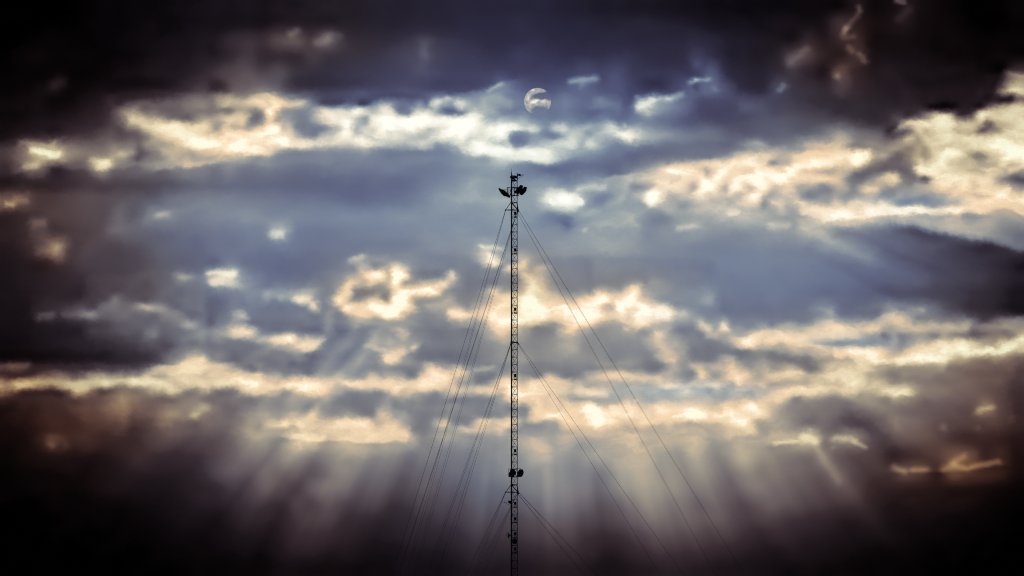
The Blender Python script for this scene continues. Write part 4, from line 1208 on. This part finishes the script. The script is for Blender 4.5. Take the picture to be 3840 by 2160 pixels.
# ------------------------------------------------------------------ lower antenna platform with two drum antennas
t5 = T(1580)
h = MB()
for dy in (-.5, .45):
    h.tube(t5(480, 996, dy), t5(735, 986, dy), 0.03, 6)
    h.tube(t5(480, 1160, dy), t5(757, 1158, dy), 0.045, 6)
for X in (487, 519, 735):
    h.tube(t5(X, 990, -.5), t5(X, 1010 if X == 735 else 1160, -.5), 0.03, 6)
for X, Y in ((480, 996), (735, 986), (480, 1160), (755, 1158)):
    h.tube(t5(X, Y, -.5), t5(X, Y, .45), 0.03, 6)
h.tube(t5(560, 1015, -.5), t5(660, 1010, -.5), 0.035, 6)
h.tube(t5(612, 1020, -.4), t5(640, 1060, -.4), 0.03, 6)
h.tube(t5(612, 1110, -.4), t5(650, 1150, -.4), 0.03, 6)
h.tube(t5(470, 1104, -.4), t5(500, 1106, -.4), 0.03, 6)
h.build("platform_frame", M_STEEL, mast)
for pts, dy in (([(530, 1000), (612, 1008), (622, 1035), (648, 1062), (640, 1108), (612, 1118), (608, 1158), (505, 1158), (490, 1130), (488, 1098), (500, 1068), (520, 1048)], -0.25),
                ([(690, 1040), (700, 1012), (782, 1003), (786, 1022), (800, 1045), (803, 1070), (797, 1098), (782, 1128), (755, 1158), (664, 1158), (664, 1062), (680, 1052)], 0.15)):
    h = MB()
    h.slab([t5(x, y, dy) for x, y in pts], 0.7, 0.88)
    h.build("drum_antenna", M_PANEL, mast)

# small side light on a bracket, left
t6 = T(1740)
h = MB()
h.tube(t6(374, 797, -.3), t6(535, 798, -.3), 0.025, 6)
h.tube(t6(385, 799, -.3), t6(528, 868, -.3), 0.022, 6)
lo = h.build("light_bracket", M_STEEL, mast)
h = MB()
h.slab([t6(x, y, -.3) for x, y in ((474, 795), (480, 768), (505, 762), (522, 772), (540, 770), (540, 832), (520, 830), (500, 824), (484, 812))], 0.3, 0.7)
h.build("aviation_light", M_PANEL, lo)
h = MB()
h.box(t6(536, 745, -.5), 0.1, 0.1, 0.12)
h.build("cable_clamp", M_BLACK, mast)
h = MB()
h.box(t6(537, 860, -.4), 0.12, 0.2, 0.6)
h.build("cable_clamp", M_BLACK, mast)

# small dish seen from the side, and a drum facing the viewer, near the bottom
t7 = T(1900)
cen = t7(500, 600, -.3)
h = MB()
R_ = 0.48
prof = [(0.0, 0.03), (0.03, 0.2), (0.09, 0.36), (0.17, R_), (0.20, R_), (0.14, 0.37), (0.09, 0.2), (0.07, 0.05)]
h.lathe(cen, (-1, 0, 0), prof, 24)
dish = h.build("dish_antenna", M_PANEL, mast)
h = MB()
for a in (0.3, 1.87, 3.44, 5.01):
    h.tube(cen + Vector((-0.19, R_ * .95 * math.sin(a), R_ * .95 * math.cos(a))), t7(432, 600, -.3), 0.014, 5)
h.lathe(t7(440, 600, -.3), (-1, 0, 0), [(0, 0.05), (0.08, 0.05), (0.1, 0.02)], 10)
h.build("feed_horn", M_STEEL, dish)
h = MB()
h.tube(cen, t7(540, 600, -.3), 0.06, 8)
h.tube(t7(508, 570, -.3), t7(540, 575, -.3), 0.03, 6)
h.tube(t7(508, 632, -.3), t7(540, 628, -.3), 0.03, 6)
h.tube(t7(508, 566, -.3), t7(508, 636, -.3), 0.03, 6)
h.build("dish_bracket", M_STEEL, dish)
h = MB()
h.path([t7(x, y, -.3) for x, y in ((487, 668), (500, 670), (514, 680), (524, 696), (528, 712))], 0.016, 5)
h.build("dish_cable", M_BLACK, dish)
h = MB()
h.lathe(t7(615, 722, -.9), (0, 1, 0), [(0, 0.30), (0.06, 0.385), (0.3, 0.40), (0.45, 0.36), (0.5, 0.2)], 24)
h.box(t7(612, 722, -.25), 0.5, 0.3, 0.72)
h.build("drum_antenna", M_PANEL, mast)
h = MB()
h.path([t7(x, y, -.5) for x, y in ((532, 170), (524, 195), (515, 215), (516, 240), (524, 262), (534, 280))], 0.022, 5)
h.build("cable_loop", M_BLACK, mast)
# small insulator brackets on the legs
for tt, pts in ((t3, ((531, 395, 531, 420), (680, 378, 680, 418))), (t5, ((521, 560, 521, 604), (678, 545, 678, 592)))):
    for X, y0, X1, y1 in pts:
        h = MB()
        sgn = 14 if X < 600 else -14
        h.tube(tt(X, y0, -.2), tt(X, y1, -.2), 0.016, 5)
        h.tube(tt(X, y1, -.2), tt(X + sgn, y1, -.2), 0.016, 5)
        h.build("step_bracket", M_STEEL, mast)

# ------------------------------------------------------------------ the veiled sun
SD = 20000.0
SRAD = SD * 50.3 * KK
sm = bpy.data.materials.new("sun_through_cloud")
sm.use_nodes = True
st = sm.node_tree
st.nodes.clear()
N = Nodes(st)
so_ = N.n('ShaderNodeOutputMaterial')
tc = N.n('ShaderNodeTexCoord').outputs['Object']
p = N.v('MULTIPLY', tc, (1 / SRAD,) * 3)
nz = N.v('SUBTRACT', N.noise(p, 2.4, 5.0, 0.62, 2.1, 1), (0.5, 0.5, 0.5))
mul = N.v('MULTIPLY', nz, (0.34, 0.0, 0.34))
pw = N.v('ADD', p, mul)
fx = N.m('SUBTRACT', N.noise(p, 4.2, 6.0, 0.6), 0.5)


def blob(cx, cz, rx, rz, rot):
    ca, sa = math.cos(rot), math.sin(rot)
    dlt = N.v('SUBTRACT', pw, (cx, 0.0, cz))
    a = N.dot(dlt, (ca / rx, 0.0, sa / rx))
    b = N.dot(dlt, (-sa / rz, 0.0, ca / rz))
    r2 = N.m('ADD', N.m('MULTIPLY', a, a), N.m('MULTIPLY', b, b))
    return N.m('POWER', 0.37, r2)


br_ = N.m('MULTIPLY_ADD', blob(-.22, -.24, .36, .14, .30), 0.40, 0.66)
br_ = N.m('MULTIPLY_ADD', blob(-.68, .06, .13, .17, 0), 0.30, br_)
br_ = N.m('MULTIPLY_ADD', blob(-.34, .66, .16, .12, 0), 0.22, br_)
br_ = N.m('MULTIPLY_ADD', blob(.46, -.24, .2, .12, .3), 0.22, br_)
br_ = N.m('MULTIPLY_ADD', fx, 0.5, br_)
veil = N.m('MULTIPLY', blob(.48, .20, 1.0, .27, .16), 1.5)
veil = N.m('MULTIPLY_ADD', blob(.25, -.90, 1.0, .34, .12), 1.3, veil)
veil = N.m('MULTIPLY_ADD', blob(1.0, .62, .42, .5, 0), 0.9, veil)
veil = N.m('ADD', veil, N.m('MULTIPLY', fx, 0.6))
alpha = N.m('SUBTRACT', 1.0, N.m('MULTIPLY', N.smooth(veil, 0.2, 0.85), 0.93))
alpha = N.m('MULTIPLY', alpha, 0.86)
em = N.n('ShaderNodeEmission')
st.links.new(N.mix(0.6, N.ramp(br_, PEACH), N.ramp(br_, COOL)), em.inputs[0])
tr = N.n('ShaderNodeBsdfTransparent')
mx = N.n('ShaderNodeMixShader')
st.links.new(alpha, mx.inputs[0]); st.links.new(tr.outputs[0], mx.inputs[1]); st.links.new(em.outputs[0], mx.inputs[2])
# only the near half of the ball glows towards the viewer's side, the far half lets the sky through
geo = N.n('ShaderNodeNewGeometry')
mx2 = N.n('ShaderNodeMixShader')
st.links.new(geo.outputs['Backfacing'], mx2.inputs[0]); st.links.new(mx.outputs[0], mx2.inputs[1]); st.links.new(tr.outputs[0], mx2.inputs[2])
st.links.new(mx2.outputs[0], so_.inputs[0])
sb = MB()
n1, n2 = 32, 64
prof = [(-SRAD * math.cos(math.pi * i / n1), max(SRAD * math.sin(math.pi * i / n1), SRAD * 1e-4)) for i in range(n1 + 1)]
sb.lathe((0, 0, 0), (0, 0, 1), prof, n2)
sun = sb.build("sun", sm, origin=(0, 0, 0))
for poly in sun.data.polygons:
    poly.use_smooth = True
sun.location = CAM + sun_dir * SD
sun["label"] = "small pale round sun disc half veiled by drifting cloud above the mast"
sun["category"] = "sun"
